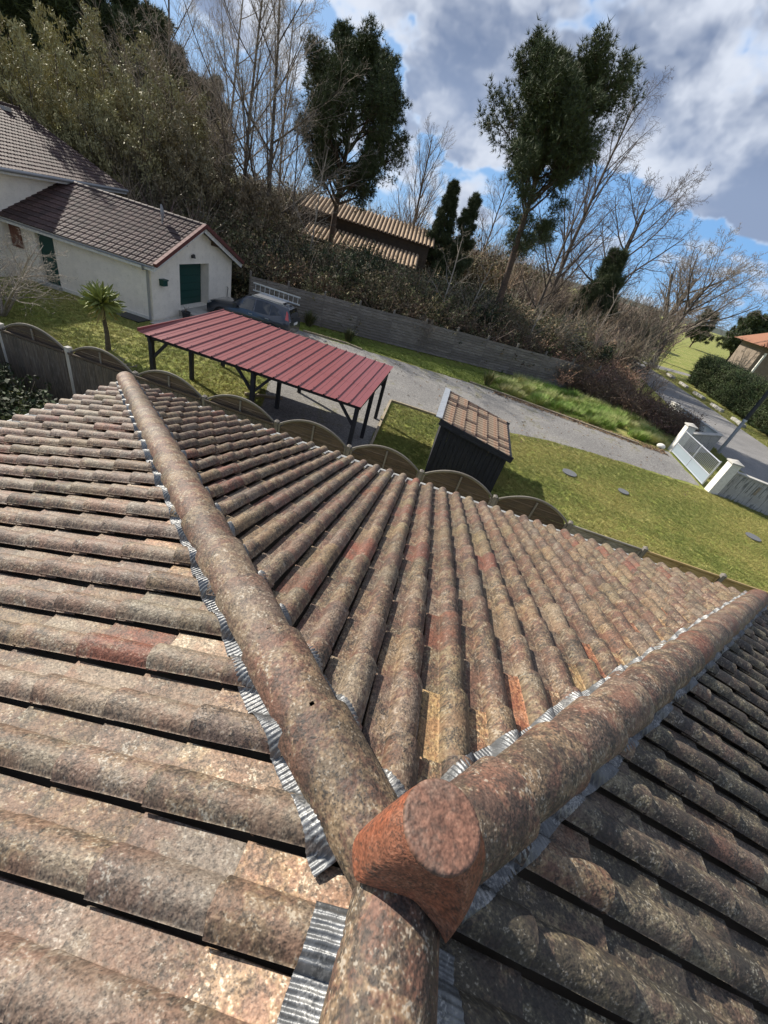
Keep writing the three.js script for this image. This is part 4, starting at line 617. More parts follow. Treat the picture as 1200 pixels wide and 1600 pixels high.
// ---------------------------------------------------------------- trees
const UP = V(0, 1, 0), tmpA = new THREE.Vector3(), tmpB = new THREE.Vector3(), tmpC = new THREE.Vector3();
function tilt(dir, ang, az) { tmpA.set(Math.abs(dir.y) > 0.9 ? 1 : 0, Math.abs(dir.y) > 0.9 ? 0 : 1, 0).cross(dir).normalize(); tmpB.crossVectors(dir, tmpA); return dir.clone().multiplyScalar(Math.cos(ang)).addScaledVector(tmpA, Math.sin(ang) * Math.cos(az)).addScaledVector(tmpB, Math.sin(ang) * Math.sin(az)).normalize(); }
function grow(o, wood, twigs, tips) {                   // recursive branching into two collectors; tips gets [point, dir]
  const R = rand32(o.seed), r2 = (a, b) => a + (b - a) * R();
  const br = (p, d, len, rad, lev) => {
    const n = o.segs?.[lev] ?? [8, 6, 4, 3, 2][lev] ?? 2, pts = [p.clone()], rads = [rad], dirs = [d.clone()], e = rad * (lev ? 0.3 : o.topR ?? 0.22); let q = p.clone(), dd = d.clone();
    for (let k = 1; k <= n; k++) {
      const w = o.wob[lev] ?? 0.2; dd.x += r2(-w, w); dd.y += r2(-w, w) + (o.up[lev] ?? 0) ; dd.z += r2(-w, w); if (o.bias && lev) { dd.x += o.bias[0]; dd.z += o.bias[1]; } dd.normalize(); q = q.clone().addScaledVector(dd, len / n); pts.push(q); rads.push(lerp(rad, e, k / n)); dirs.push(dd.clone());
    }
    (lev < (o.woodLevels ?? 2) ? wood : twigs).tube(pts, rads, lev === 0 ? 8 : lev === 1 ? 5 : 3);
    if (tips && lev >= (o.tipLevel ?? 2)) for (let k = 1; k <= n; k++) tips.push([pts[k], dirs[k], lev]);
    const c = o.kids[lev] ?? 0; if (!c) return;
    for (let i = 0; i < c; i++) {
      const t = lerp(o.from[lev] ?? 0.2, 0.99, (i + R() * 0.8) / c), f = t * n, k = Math.min(n - 1, Math.floor(f)), u = f - k, a = pts[k].clone().lerp(pts[k + 1], u);
      const pr = lerp(rad, e, t), shape = lev === 0 && o.shape ? o.shape(t) : (1.15 - 0.6 * t);
      br(a, tilt(dirs[k + 1], o.ang[lev] * r2(0.75, 1.25), i * 2.4 + r2(-0.6, 0.6)), (lev === 0 && o.limb ? o.limb : len * (o.ratio[lev] ?? 0.5)) * shape * r2(0.75, 1.2), Math.max(o.minR ?? 0.006, pr * (o.thin ?? 0.55)), lev + 1);
    }
  };
  for (const s of o.stems || [{ p: V(0, 0, 0), d: UP.clone(), len: o.h, r: o.r }]) br(s.p, s.d.clone().normalize(), s.len, s.r, 0);
}
function bareTree(name, label, p, o, wm, tm, group) {
  const t = thing(name, label, 'tree', p, 0, group), a = new GB(), b = new GB(); grow(o, a, b);
  part('trunk', a.geo(), wm, t); part('crown', b.geo(), tm, t); return t;
}
const TALL = { wob: [0.03, 0.07, 0.12, 0.2, 0.25], up: [0.01, 0.085, 0.07, 0.04, 0], kids: [16, 8, 7, 4], from: [0.18, 0.15, 0.15, 0.1], ang: [0.85, 0.6, 0.6, 0.7], ratio: [0.3, 0.48, 0.5, 0.5], shape: t => 1.25 - 0.85 * t, minR: 0.007 };
const tallSpots = [[-16.9, -33.8, 17.5, 0.20, 'tall bare tree rising behind the garage ridge'], [-18.6, -33.0, 16.5, 0.17, 'slender bare tree behind the garage with steep upright branches'], [-20.8, -34.5, 15.5, 0.16, 'bare tree behind the middle of the garage roof'], [-23.4, -33.2, 15.5, 0.15, 'thin bare tree rising out of the willow scrub'], [-15.4, -34.6, 10.5, 0.10, 'shorter bare tree in front of the pine trunk'], [-17.6, -37.5, 16, 0.15, 'pale bare tree behind the tallest bare trees']];
tallSpots.forEach(([x, z, h, r, l], i) => bareTree('bare_tree', l, [x, G, z], { ...TALL, seed: 500 + i, h, r, limb: h * 0.42 }, i % 3 === 2 ? M.barkPale : M.bark, M.twigPale, 'bare trees behind the garage'));
const ROUND = { wob: [0.06, 0.12, 0.2, 0.25, 0.3], up: [0.02, 0.05, 0.03, 0.02, 0], kids: [11, 8, 6, 5], from: [0.3, 0.25, 0.2, 0.15], ang: [0.85, 0.75, 0.75, 0.8], ratio: [0.5, 0.5, 0.5, 0.5], minR: 0.008 };
bareTree('birch_tree', 'bare birch with drooping twigs leaning behind the larger pine', [6.6, G, -47.0], { ...TALL, up: [0.01, 0.03, -0.03, -0.14, -0.2], ang: [0.6, 0.7, 0.8, 0.8], kids: [20, 9, 7, 4], seed: 531, h: 18.5, r: 0.24, limb: 6.2 }, M.bark, M.twigDark);
bareTree('bare_tree', 'dark forked bare tree standing clear against the blue sky', [13.1, G, -53], { ...ROUND, seed: 532, h: 13.5, r: 0.36, limb: 7.8, kids: [12, 9, 7, 5], minR: 0.013 }, M.bark, M.twigDark);
bareTree('bare_tree', 'wide bare tree beside the far bend of the road', [22.6, G, -57], { ...ROUND, seed: 537, h: 10.5, r: 0.34, limb: 7.8, kids: [13, 9, 7, 5], minR: 0.017 }, M.bark, M.twigGrey);
bareTree('plum_tree', 'low spreading bare tree on the road verge', [22.9, G, -62], { ...ROUND, ang: [1.1, 0.9, 0.8, 0.8], from: [0.25, 0.2, 0.2, 0.1], seed: 534, h: 5.4, r: 0.24, limb: 5.6, kids: [13, 9, 7, 5], minR: 0.017 }, M.bark, M.twig);
bareTree('bare_tree', 'thick trunked bare tree on the far lawn', [27.6, G, -74], { ...ROUND, seed: 535, h: 11, r: 0.75, limb: 7, minR: 0.018 }, M.bark, M.twigGrey);
bareTree('bare_tree', 'rounded bare tree behind the tiled roof in the thicket', [-8.6, G, -49], { ...TALL, seed: 536, h: 13.2, r: 0.2, limb: 5.5, ang: [0.55, 0.5, 0.5, 0.6] }, M.bark, M.twigGrey);
bareTree('bare_tree', 'faint bare tree between the two pines', [-1.5, G, -58], { ...TALL, seed: 538, h: 14, r: 0.16, limb: 4.5 }, M.bark, M.twigGrey);
bareTree('bare_tree', 'upright bare tree just right of the larger pine trunk', [4.9, G, -40], { ...TALL, seed: 539, h: 12, r: 0.16, limb: 4.0 }, M.bark, M.twigDark);
const PALE = { wob: [0.05, 0.16, 0.3, 0.3], up: [0.01, 0.05, 0.06, 0.02], kids: [9, 5, 4], from: [0.25, 0.25, 0.2], ang: [1.0, 0.8, 0.7], ratio: [0.35, 0.5, 0.5], minR: 0.006 };
[[-2.3, -30.7, 6.8, 0.09, 'slender pale bare sapling behind the board fence'], [-0.5, -31.7, 6.0, 0.08, 'pale bare sapling with a hooked top behind the fence'], [4.3, -32.5, 4.6, 0.10, 'pale crooked bare sapling with wide low branches'], [-12.2, -31.0, 9, 0.08, 'pale hooked bare sapling in front of the tiled farmhouse roof'], [9.3, -36, 6.5, 0.09, 'leaning bare sapling above the brambles']].forEach(([x, z, h, r, l], i) => bareTree('bare_sapling', l, [x, G, z], { ...PALE, seed: 560 + i, h, r, limb: h * 0.34 }, M.barkPale, M.barkPale, 'pale saplings behind the fence'));

// pines: limbs carry tufts of needles
function tuft(gb, p, d, R, len, n, w) {
  for (let k = 0; k < n; k++) {
    const dir = tilt(d, 0.25 + R() * 1.05, R() * 6.283), s = tmpB.set(R() - 0.5, R() - 0.5, R() - 0.5).cross(dir).normalize().multiplyScalar(w * (0.6 + R() * 0.8)), l = len * (0.6 + R() * 0.7);
    const v = 0.6 + R() * 0.9; gb.col = [0.062 * v, 0.080 * v, 0.030 * v];
    const a = gb.v(p.x - s.x, p.y - s.y, p.z - s.z), b = gb.v(p.x + s.x, p.y + s.y, p.z + s.z), c = gb.v(p.x + dir.x * l, p.y + dir.y * l, p.z + dir.z * l); gb.tri(a, b, c);
  }
}
function pine(name, label, p, o, group) {
  const t = thing(name, label, 'tree', p, 0, group), a = new GB(), b = new GB(), tips = [], n = new GB(), R = rand32(o.seed + 7); grow(o, a, b, tips);
  for (const [q, d, lev] of tips) if (!o.bareBelow || q.y > o.bareBelow || R() < 0.3) for (let e = 0; e < 2; e++) tuft(n, tmpC.set(q.x + (R() - 0.5) * 0.5, q.y + (R() - 0.4) * 0.5, q.z + (R() - 0.5) * 0.5), d, R, o.needle ?? 0.30, (o.per ?? 16) * 0.6, o.nw ?? 0.016);
  part('trunk', a.geo(), M.barkPine, t); part('branches', b.geo(), M.barkPine, t); part('crown', n.geo(true), M.leaf, t); return t;
}
const PINE = { wob: [0.02, 0.08, 0.16, 0.2], up: [0.01, 0.06, 0.07, 0.05], kids: [34, 9, 6], from: [0.36, 0.3, 0.2], ang: [1.05, 0.75, 0.75], ratio: [0.3, 0.45, 0.5], minR: 0.012, tipLevel: 2, woodLevels: 2 };
pine('pine_tree', 'dense dark pine with a rounded top behind the tiled farmhouse roof', [-13.7, G, -39.3], { ...PINE, seed: 601, h: 15.2, r: 0.32, limb: 4.4, kids: [44, 10, 7], per: 20, shape: t => t < 0.5 ? 0.55 + 0.6 * t : 1.05 - 0.85 * ((t - 0.5) / 0.5) ** 2, from: [0.40, 0.3, 0.2] });
pine('pine_tree', 'tall forked pine leaning over the middle of the board fence', [1.7, G, -33.6], { ...PINE, seed: 602, h: 0, stems: [{ p: V(0, 0, 0), d: V(-0.055, 1, 0), len: 15.2, r: 0.30 }], wob: [0.03, 0.08, 0.16, 0.2], limb: 3.9, per: 20, shape: t => t < 0.72 ? 0.75 + 0.45 * t : 1.08 - 0.9 * ((t - 0.72) / 0.28) ** 2, from: [0.58, 0.3, 0.2], kids: [38, 10, 7], up: [0.01, 0.11, 0.08, 0.05] });
pine('leaning_pine', 'sparse leaning pine stem growing from the foot of the forked pine', [1.55, G, -33.75], { ...PINE, seed: 603, h: 0, stems: [{ p: V(0, 0, 0), d: V(-0.25, 1, 0.02), len: 9.0, r: 0.16 }], wob: [0.10, 0.1, 0.2], limb: 2.0, from: [0.68, 0.3, 0.2], kids: [12, 6, 4], per: 10, shape: t => 1 });
pine('conifer_tree', 'pointed dark conifer between the two pines', [-5.3, G, -47.5], { ...PINE, seed: 604, h: 10.6, r: 0.16, limb: 2.0, from: [0.3, 0.2, 0.2], shape: t => 1.4 - 1.3 * t, ang: [1.2, 0.7, 0.7], kids: [30, 6, 4] });
pine('conifer_tree', 'smaller pointed conifer next to the dark one', [-3.4, G, -47.7], { ...PINE, seed: 605, h: 10.2, r: 0.14, limb: 1.9, from: [0.3, 0.2, 0.2], shape: t => 1.4 - 1.3 * t, ang: [1.2, 0.7, 0.7], kids: [26, 6, 4] });
const farPines = [[-40, -44.5, 16, 'tall dark pine on the wooded rise behind the house'], [-44, -41, 16.5, 'dark pine beyond the house ridge'], [-36.5, -47.5, 14.5, 'dark pine at the edge of the wooded rise'], [-33.2, -43.7, 12.6, 'brownish pine behind the willow scrub'], [-30, -46, 11, 'smaller pine behind the willow scrub'], [-48, -38, 17, 'farthest dark pine behind the house']];
const fp0 = pine('wood_pine', farPines[0][3], [farPines[0][0], G, farPines[0][1]], { ...PINE, seed: 610, h: 16, r: 0.3, limb: 5, needle: 0.6, nw: 0.04, per: 14 }, 'pines on the wooded rise');
farPines.slice(1).forEach(([x, z, h, l], i) => { const c = copyOf(fp0, [x, G, z], i * 1.3 + 0.7, l); c.scale.setScalar(h / 16); });
const rp0 = pine('horizon_pine', 'dark pine on the skyline beyond the orange tiled house', [66, G, -124], { ...PINE, seed: 620, h: 12.5, r: 0.3, limb: 5.2, from: [0.08, 0.2, 0.2], needle: 0.9, nw: 0.08, per: 10, kids: [26, 6, 4] }, 'pines on the far skyline');
rp0.scale.setScalar(0.8); for (let k = 0; k < 14; k++) { const c = copyOf(rp0, [60 + k * 4.6 + (k % 3) * 1.5, G, -134 + k * 2.9 + (k % 2) * 6], k * 0.9); c.scale.setScalar(0.66 + 0.3 * ((k * 7) % 5) / 5); }
pine('conifer_tree', 'dark bushy evergreen at the foot of the forked bare tree', [11.2, G, -48.3], { ...PINE, seed: 630, h: 9.2, r: 0.2, limb: 2.6, from: [0.2, 0.2, 0.1], shape: t => 1.3 - 1.1 * t, per: 20, needle: 0.5, kids: [30, 7, 4] });

// willow scrub: many stems, fine twigs, pale catkins
function willow(label, p, o) {
  const t = thing('willow_shrub', label, 'shrub', p, 0, 'willow scrub behind the house'), a = new GB(), b = new GB(), tips = [], n = new GB(), R = rand32(o.seed + 3), stems = [];
  for (let k = 0; k < o.n; k++) { const an = k * 2.4, r = o.w * Math.sqrt((k + 0.5) / o.n); stems.push({ p: V(Math.cos(an) * r * 0.4, 0, Math.sin(an) * r * 0.4), d: V(Math.cos(an) * 0.35 * r / o.w, 1, Math.sin(an) * 0.35 * r / o.w), len: o.h * (0.75 + 0.4 * R()) * (1 - 0.25 * r / o.w), r: 0.07 }); }
  grow({ ...o, stems, wob: [0.06, 0.12, 0.2, 0.2], up: [0, 0.06, 0.04, 0.02], kids: [9, 6, 5], from: [0.2, 0.2, 0.15], ang: [0.6, 0.6, 0.6], ratio: [0.32, 0.45, 0.5], minR: 0.008, tipLevel: 2, woodLevels: 1 }, a, b, tips);
  for (const [q, d] of tips) for (let k = 0; k < 2; k++) { const v = 0.75 + 0.6 * R(); n.col = [o.tint[0] * v, o.tint[1] * v, o.tint[2] * v]; const s = 0.045 + 0.04 * R(), x = q.x + (R() - 0.5) * 0.3, y = q.y + (R() - 0.5) * 0.3, z = q.z + (R() - 0.5) * 0.3, u = tilt(UP, R() * 1.5, R() * 6.28).multiplyScalar(s * 1.6), w = tilt(u.clone().normalize(), 1.57, R() * 6.28).multiplyScalar(s * 0.5); const i0 = n.v(x - w.x, y - w.y, z - w.z), i1 = n.v(x + u.x, y + u.y, z + u.z), i2 = n.v(x + w.x, y + w.y, z + w.z), i3 = n.v(x - u.x, y - u.y, z - u.z); n.quad(i0, i1, i2, i3); }
  part('stems', a.geo(), M.bark, t); part('twigs', b.geo(), o.tm ?? M.twigGrey, t); part('catkins', n.geo(true), M.leaf, t);
}
[['broad olive willow crown above the house ridge', -27.5, -27.5, 10.2, 5.5, 22, [0.30, 0.275, 0.13]], ['olive willow behind the junction of the two roofs', -23.5, -29, 9.6, 4.5, 20, [0.26, 0.235, 0.115]], ['brown green willow behind the garage ridge', -20, -28.6, 7.8, 3.6, 16, [0.19, 0.16, 0.09]], ['tall olive willow at the edge of the frame behind the house', -33, -27, 11.8, 5.5, 22, [0.29, 0.265, 0.125]], ['dense willow on the slope behind the bare trees', -26.5, -35, 10.2, 5, 20, [0.21, 0.185, 0.09]], ['brown scrub willow beside the garage gable', -16.6, -29.8, 5.8, 3.2, 14, [0.18, 0.14, 0.085]]]
  .forEach(([l, x, z, h, w, n, tint], i) => willow(l, [x, G, z], { seed: 640 + i, h, w, n, tint }));

// ---------------------------------------------------------------- thickets as instanced sprays of arching stems and dry leaves
function spray(seed, stems, leaves, r, leafS, leafCols, stemCol, arch) {
  const R = rand32(seed), g = new GB();
  for (let k = 0; k < stems; k++) {
    const a = R() * 6.283, l = 0.6 + R() * 0.8, pts = [], rads = [], v = 0.7 + R() * 0.7; g.col = [stemCol[0] * v, stemCol[1] * v, stemCol[2] * v]; let x = (R() - 0.5) * 0.5, y = 0, z = (R() - 0.5) * 0.5, d = V(Math.cos(a) * 0.5, 1, Math.sin(a) * 0.5);
    for (let q = 0; q < 5; q++) { pts.push(V(x, y, z)); rads.push(r * (1 - q / 6)); d.y -= arch * (0.5 + R()); d.x += (R() - 0.5) * 0.5; d.z += (R() - 0.5) * 0.5; d.normalize(); x += d.x * l * 0.28; y += d.y * l * 0.28; z += d.z * l * 0.28; }
    g.tube(pts, rads, 3);
    for (let q = 0; q < leaves; q++) { const p = pts[1 + Math.floor(R() * 4)], c = leafCols[Math.floor(R() * leafCols.length)], vv = 0.7 + R() * 0.6, s = leafS * (0.6 + R() * 0.8); g.col = [c[0] * vv, c[1] * vv, c[2] * vv]; const u = tilt(UP, R() * 2, R() * 6.28).multiplyScalar(s), w = tilt(u.clone().normalize(), 1.57, R() * 6.28).multiplyScalar(s * 0.55), X = p.x + (R() - 0.5) * 0.2, Y = p.y + (R() - 0.5) * 0.2, Z = p.z + (R() - 0.5) * 0.2; const i0 = g.v(X - w.x, Y - w.y, Z - w.z), i1 = g.v(X + u.x, Y + u.y, Z + u.z), i2 = g.v(X + w.x, Y + w.y, Z + w.z), i3 = g.v(X - u.x, Y - u.y, Z - u.z); g.quad(i0, i1, i2, i3); }
  }
  return g.geo(true);
}
const sprayBrown = spray(701, 26, 7, 0.012, 0.05, [[0.22, 0.13, 0.08], [0.14, 0.09, 0.058], [0.28, 0.185, 0.11]], [0.23, 0.15, 0.11], 0.28);
const sprayOlive = spray(702, 22, 12, 0.010, 0.055, [[0.15, 0.14, 0.06], [0.23, 0.185, 0.095], [0.09, 0.095, 0.035], [0.25, 0.18, 0.105]], [0.26, 0.20, 0.14], 0.16);
const sprayGreen = spray(703, 22, 22, 0.008, 0.06, [[0.035, 0.055, 0.014], [0.05, 0.07, 0.02], [0.025, 0.04, 0.012]], [0.06, 0.05, 0.03], 0.15);
const sprayTwig = spray(704, 26, 1, 0.010, 0.03, [[0.16, 0.12, 0.07]], [0.26, 0.205, 0.155], 0.10);
function thicket(name, label, category, geo, list) {
  const m = new THREE.InstancedMesh(geo, M.leaf, list.length), d = new THREE.Object3D(), c = new THREE.Color();
  list.forEach(([x, y, z, s, sy, v], i) => { d.position.set(x, y, z); d.rotation.set(rr(-0.75, 0.75), rr(0, 6.28), rr(-0.75, 0.75)); d.scale.set(s, s * sy, s); d.updateMatrix(); m.setMatrixAt(i, d.matrix); c.setRGB(v * rr(0.85, 1.15), v * rr(0.9, 1.1), v * rr(0.85, 1.1)); m.setColorAt(i, c); });
  m.castShadow = m.receiveShadow = true; m.name = name; tag(m, label, category, null, 'stuff');
}
rnd = rand32(4242);
const along = (n, x0, x1, f) => Array.from({ length: n }, () => { const x = rr(x0, x1); return f(x, (x + 13) / 22.6); });
const bz = x => -24.3 + (x + 13) / 22.6 * -7.3;              // the line of the back fence
// undergrowth behind the fence, mounded up to the height seen above it
const mound = (x, dz) => (x < -15 ? 2.6 : x < -4 ? 1.8 : x < 3 ? 1.7 : 1.3) * Math.min(1, dz / 4);
thicket('undergrowth', 'olive brown undergrowth filling the ground behind the board fence', 'undergrowth', sprayOlive, along(2300, -19, 10, x => { const dz = rr(1.3, 13), h = rr(0, 1) ** 0.6 * (0.9 + mound(x, dz)); return [x, G + h * 0.9, bz(x) - dz, rr(0.9, 1.5), rr(0.8, 1.2), rr(0.35, 1.35)]; }));
thicket('dark_undergrowth', 'dark evergreen ivy and holly among the undergrowth', 'undergrowth', sprayGreen, along(700, -17, 11, x => { const dz = rr(1.5, 12), k = Math.sin(x * 1.3) + Math.sin(x * 0.7 + 2); return [x, G + rr(0, 1) ** 0.7 * (0.7 + mound(x, dz) + 0.5 * k), bz(x) - dz, rr(0.8, 1.4), rr(0.8, 1.2), rr(0.4, 1.1)]; }));
thicket('dry_brambles', 'reddish brown dry brambles behind and over the board fence', 'brambles', sprayBrown, along(1100, -14, 13, x => { const dz = rr(0.4, 5.5), over = x > 6.5; const h = rr(0, 1) ** 0.7 * (over ? 1.5 : 1.8); return [x, G + h, (over ? bz(x) - dz + rr(0, 1.6) : bz(x) - dz - 1.1), rr(0.7, 1.3), rr(0.7, 1.1), rr(0.55, 1.4)]; }));
thicket('bramble_mound', 'dark brown bramble mound between the gate and the board fence', 'brambles', sprayBrown, Array.from({ length: 520 }, () => { const t = rr(0, 1), x = lerp(8.4, 15.2, t) + rr(-0.8, 0.8), z = lerp(-32.0, -28.4, t) + rr(-1.6, 1.0); return [x, G + rr(0, 0.75), z, rr(0.7, 1.15), rr(0.7, 1.0), rr(0.6, 1.15)]; }));
thicket('bare_scrub', 'grey brown bare twig scrub among the trees', 'scrub', sprayTwig, along(560, -22, 14, x => { const dz = rr(1.5, 15); return [x, G + rr(0.2, x < -16 ? 3.4 : x < -3 ? 1.2 : x > 6 ? 3.2 : 1.6), bz(x) - dz, rr(1.0, 1.9), rr(0.9, 1.4), rr(0.5, 1.2)]; }));
thicket('far_scrub', 'brown bare scrub beyond the trees along the road', 'scrub', sprayTwig, Array.from({ length: 1000 }, () => { const far = rnd() < 0.5, x = far ? rr(-28, 6) : rr(2, 19), z = far ? rr(-72, -55) : rr(-64, -46); return [x, G + rr(0, far ? 5.2 : 3.8), z, rr(1.6, 3.0), rr(0.9, 1.4), rr(0.45, 1.05)]; }));
thicket('low_far_scrub', 'low dry scrub around the tiled farmhouse', 'scrub', sprayOlive, Array.from({ length: 900 }, () => [rr(-38, 6), G + rr(0, 4.2), rr(-60, -52), rr(1.4, 2.4), rr(0.9, 1.3), rr(0.5, 1.1)]));
thicket('evergreen_hedge', 'dark clipped evergreen hedge behind the sapling at the fence end', 'hedge', sprayGreen, Array.from({ length: 620 }, () => { const t = rr(0, 1), x = lerp(0.5, 12.5, t), z = lerp(-35.5, -43, t) + rr(-1, 1); return [x, G + rr(0, 2.1), z, rr(0.8, 1.2), rr(0.8, 1.1), rr(0.5, 1.0)]; }));
thicket('roadside_hedge', 'clipped dark green hedge along the far side of the road', 'hedge', sprayGreen, Array.from({ length: 6000 }, () => { const t = rr(0, 1), x = lerp(26.1, 28.4, t) + rr(-0.2, 1.8), z = lerp(-26, -58.5, t); return [x, G + rr(0, 2.9), z, rr(0.5, 0.75), rr(0.8, 1.05), rr(0.9, 1.7)]; }));
// plants in the garden
{
  const c = thing('cordyline_palm', 'cordyline palm with a thin trunk and a round head of sword leaves', 'palm', [-12.4, G, -12.75]);
  const t = new GB(); t.tube([V(0, 0, 0), V(0.03, 0.6, 0), V(0.0, 1.15, 0.02), V(0.02, 1.6, 0.02)], [0.1, 0.075, 0.065, 0.06], 9); part('trunk', t.geo(), M.bark, c);
  const mk = (cols) => { const g = new GB(), n = 5; for (let k = 0; k <= n; k++) { const u = k / n, w = 0.034 * Math.sin(Math.PI * Math.min(0.98, 0.18 + 0.8 * u)) + 0.001, y = u * 0.8 - 0.22 * u * u * u, z = u * u * 0.22; g.col = cols; g.v(-w, y, z, 0, u); g.v(0, y - 0.008, z, 0.5, u); g.v(w, y, z, 1, u); } for (let k = 0; k < n; k++) for (let j = 0; j < 2; j++) { const a = k * 3 + j; g.quad(a, a + 1, a + 4, a + 3); } return g.geo(true); };
  const gs = [mk([0.24, 0.27, 0.07]), mk([0.15, 0.18, 0.045]), mk([0.30, 0.26, 0.10])]; rnd = rand32(77);
  for (let k = 0; k < 190; k++) { const y = 1 - 1.7 * (k + 0.5) / 190, a = k * 2.4, m = part('leaf', k > 165 ? gs[2] : gs[k % 2], M.leaf, c), d = V(Math.cos(a) * Math.sqrt(Math.max(0, 1 - y * y)), y, Math.sin(a) * Math.sqrt(Math.max(0, 1 - y * y))); m.position.set(0.02, 1.62 + 0.03 * y, 0.02); m.quaternion.setFromUnitVectors(UP, d); m.rotateY(rr(0, 6.28)); m.scale.setScalar(rr(0.95, 1.25)); }
  const clump = (label, p, h, n, cols, seed) => { const q = thing('sword_leaf_plant', label, 'plant', p), g = new GB(), R = rand32(seed); for (let k = 0; k < n; k++) { const a = R() * 6.283, lean = 0.1 + R() * 0.75, l = h * (0.7 + R() * 0.4), c2 = cols[Math.floor(R() * cols.length)], v = 0.75 + R() * 0.5, bx = (R() - 0.5) * 0.3, bz2 = (R() - 0.5) * 0.3; g.col = [c2[0] * v, c2[1] * v, c2[2] * v]; const b = g.p.length / 3; for (let s = 0; s <= 4; s++) { const u = s / 4, w = 0.03 * (1 - u * u) + 0.002, rad = lean * l * (u + 0.5 * u * u) * 0.6, y = l * (u - 0.25 * lean * u * u * u); const sx = -Math.sin(a) * w, sz = Math.cos(a) * w; g.v(bx + Math.cos(a) * rad - sx, y, bz2 + Math.sin(a) * rad - sz); g.v(bx + Math.cos(a) * rad + sx, y, bz2 + Math.sin(a) * rad + sz); } for (let s = 0; s < 4; s++) { const i = b + s * 2; g.quad(i, i + 1, i + 3, i + 2); } } part('leaves', g.geo(true), M.leaf, q); };
  clump('dark sword leaf clump against the fence behind the car', [-9.4, G, -25.0], 1.0, 130, [[0.06, 0.075, 0.025], [0.12, 0.11, 0.05]], 1);
  clump('low dark leafy clump on the verge behind the carport', [-6.7, G, -24.6], 0.8, 140, [[0.045, 0.06, 0.02], [0.08, 0.08, 0.03]], 2);
  clump('yellow striped sword leaf clump beside the driveway', [2.05, G, -25.0], 1.0, 130, [[0.15, 0.16, 0.045], [0.08, 0.095, 0.03], [0.22, 0.20, 0.08]], 3);
  bareTree('bare_shrub', 'grey bare shrub in front of the board fence', [-2.7, G, -28.2], { wob: [0.15, 0.2, 0.3, 0.3], up: [0, 0.03, 0, -0.05], kids: [8, 6, 5], from: [0.1, 0.1, 0.1], ang: [0.9, 0.8, 0.8], ratio: [0.5, 0.5, 0.5], minR: 0.006, seed: 801, stems: Array.from({ length: 12 }, (_, k) => ({ p: V(0.15 * Math.cos(k * 2.4), 0, 0.15 * Math.sin(k * 2.4)), d: V(0.45 * Math.cos(k * 2.4), 1, 0.45 * Math.sin(k * 2.4)), len: 1.9, r: 0.025 })) }, M.twigGrey, M.twigGrey);
  bareTree('bare_shrub', 'spreading bare shrub in the shade before the neighbour house', [-16.6, G, -12.6], { wob: [0.12, 0.2, 0.3, 0.3], up: [-0.02, 0.03, 0.02, 0], kids: [9, 6, 4], from: [0.15, 0.15, 0.1], ang: [0.9, 0.8, 0.8], ratio: [0.5, 0.5, 0.5], minR: 0.006, seed: 802, woodLevels: 2, stems: Array.from({ length: 9 }, (_, k) => ({ p: V(0.1 * Math.cos(k * 2.4), 0, 0.1 * Math.sin(k * 2.4)), d: V(0.7 * Math.cos(k * 2.4), 0.9, 0.7 * Math.sin(k * 2.4)), len: 3.0, r: 0.05 })) }, M.barkPale, M.barkPale);
  bareTree('bare_shrub', 'small bare shrub between the brambles and the road', [15.2, G, -36.5], { wob: [0.12, 0.2, 0.3], up: [0, 0.03, 0.02], kids: [7, 5], from: [0.15, 0.15], ang: [0.6, 0.7], ratio: [0.5, 0.5], minR: 0.008, seed: 803, stems: Array.from({ length: 10 }, (_, k) => ({ p: V(0.2 * Math.cos(k * 2.4), 0, 0.2 * Math.sin(k * 2.4)), d: V(0.4 * Math.cos(k * 2.4), 1, 0.4 * Math.sin(k * 2.4)), len: 2.3, r: 0.03 })) }, M.bark, M.twig);
  thicket('laurel_shrub', 'dark leafy shrubs in the shade between the fence and the house', 'shrub', sprayGreen, Array.from({ length: 46 }, () => [rr(-13.5, -8.6), G + rr(0, 0.5), rr(-7.7, -6.2), rr(0.6, 1.0), rr(0.7, 1.1), rr(0.6, 1.1)]));
}
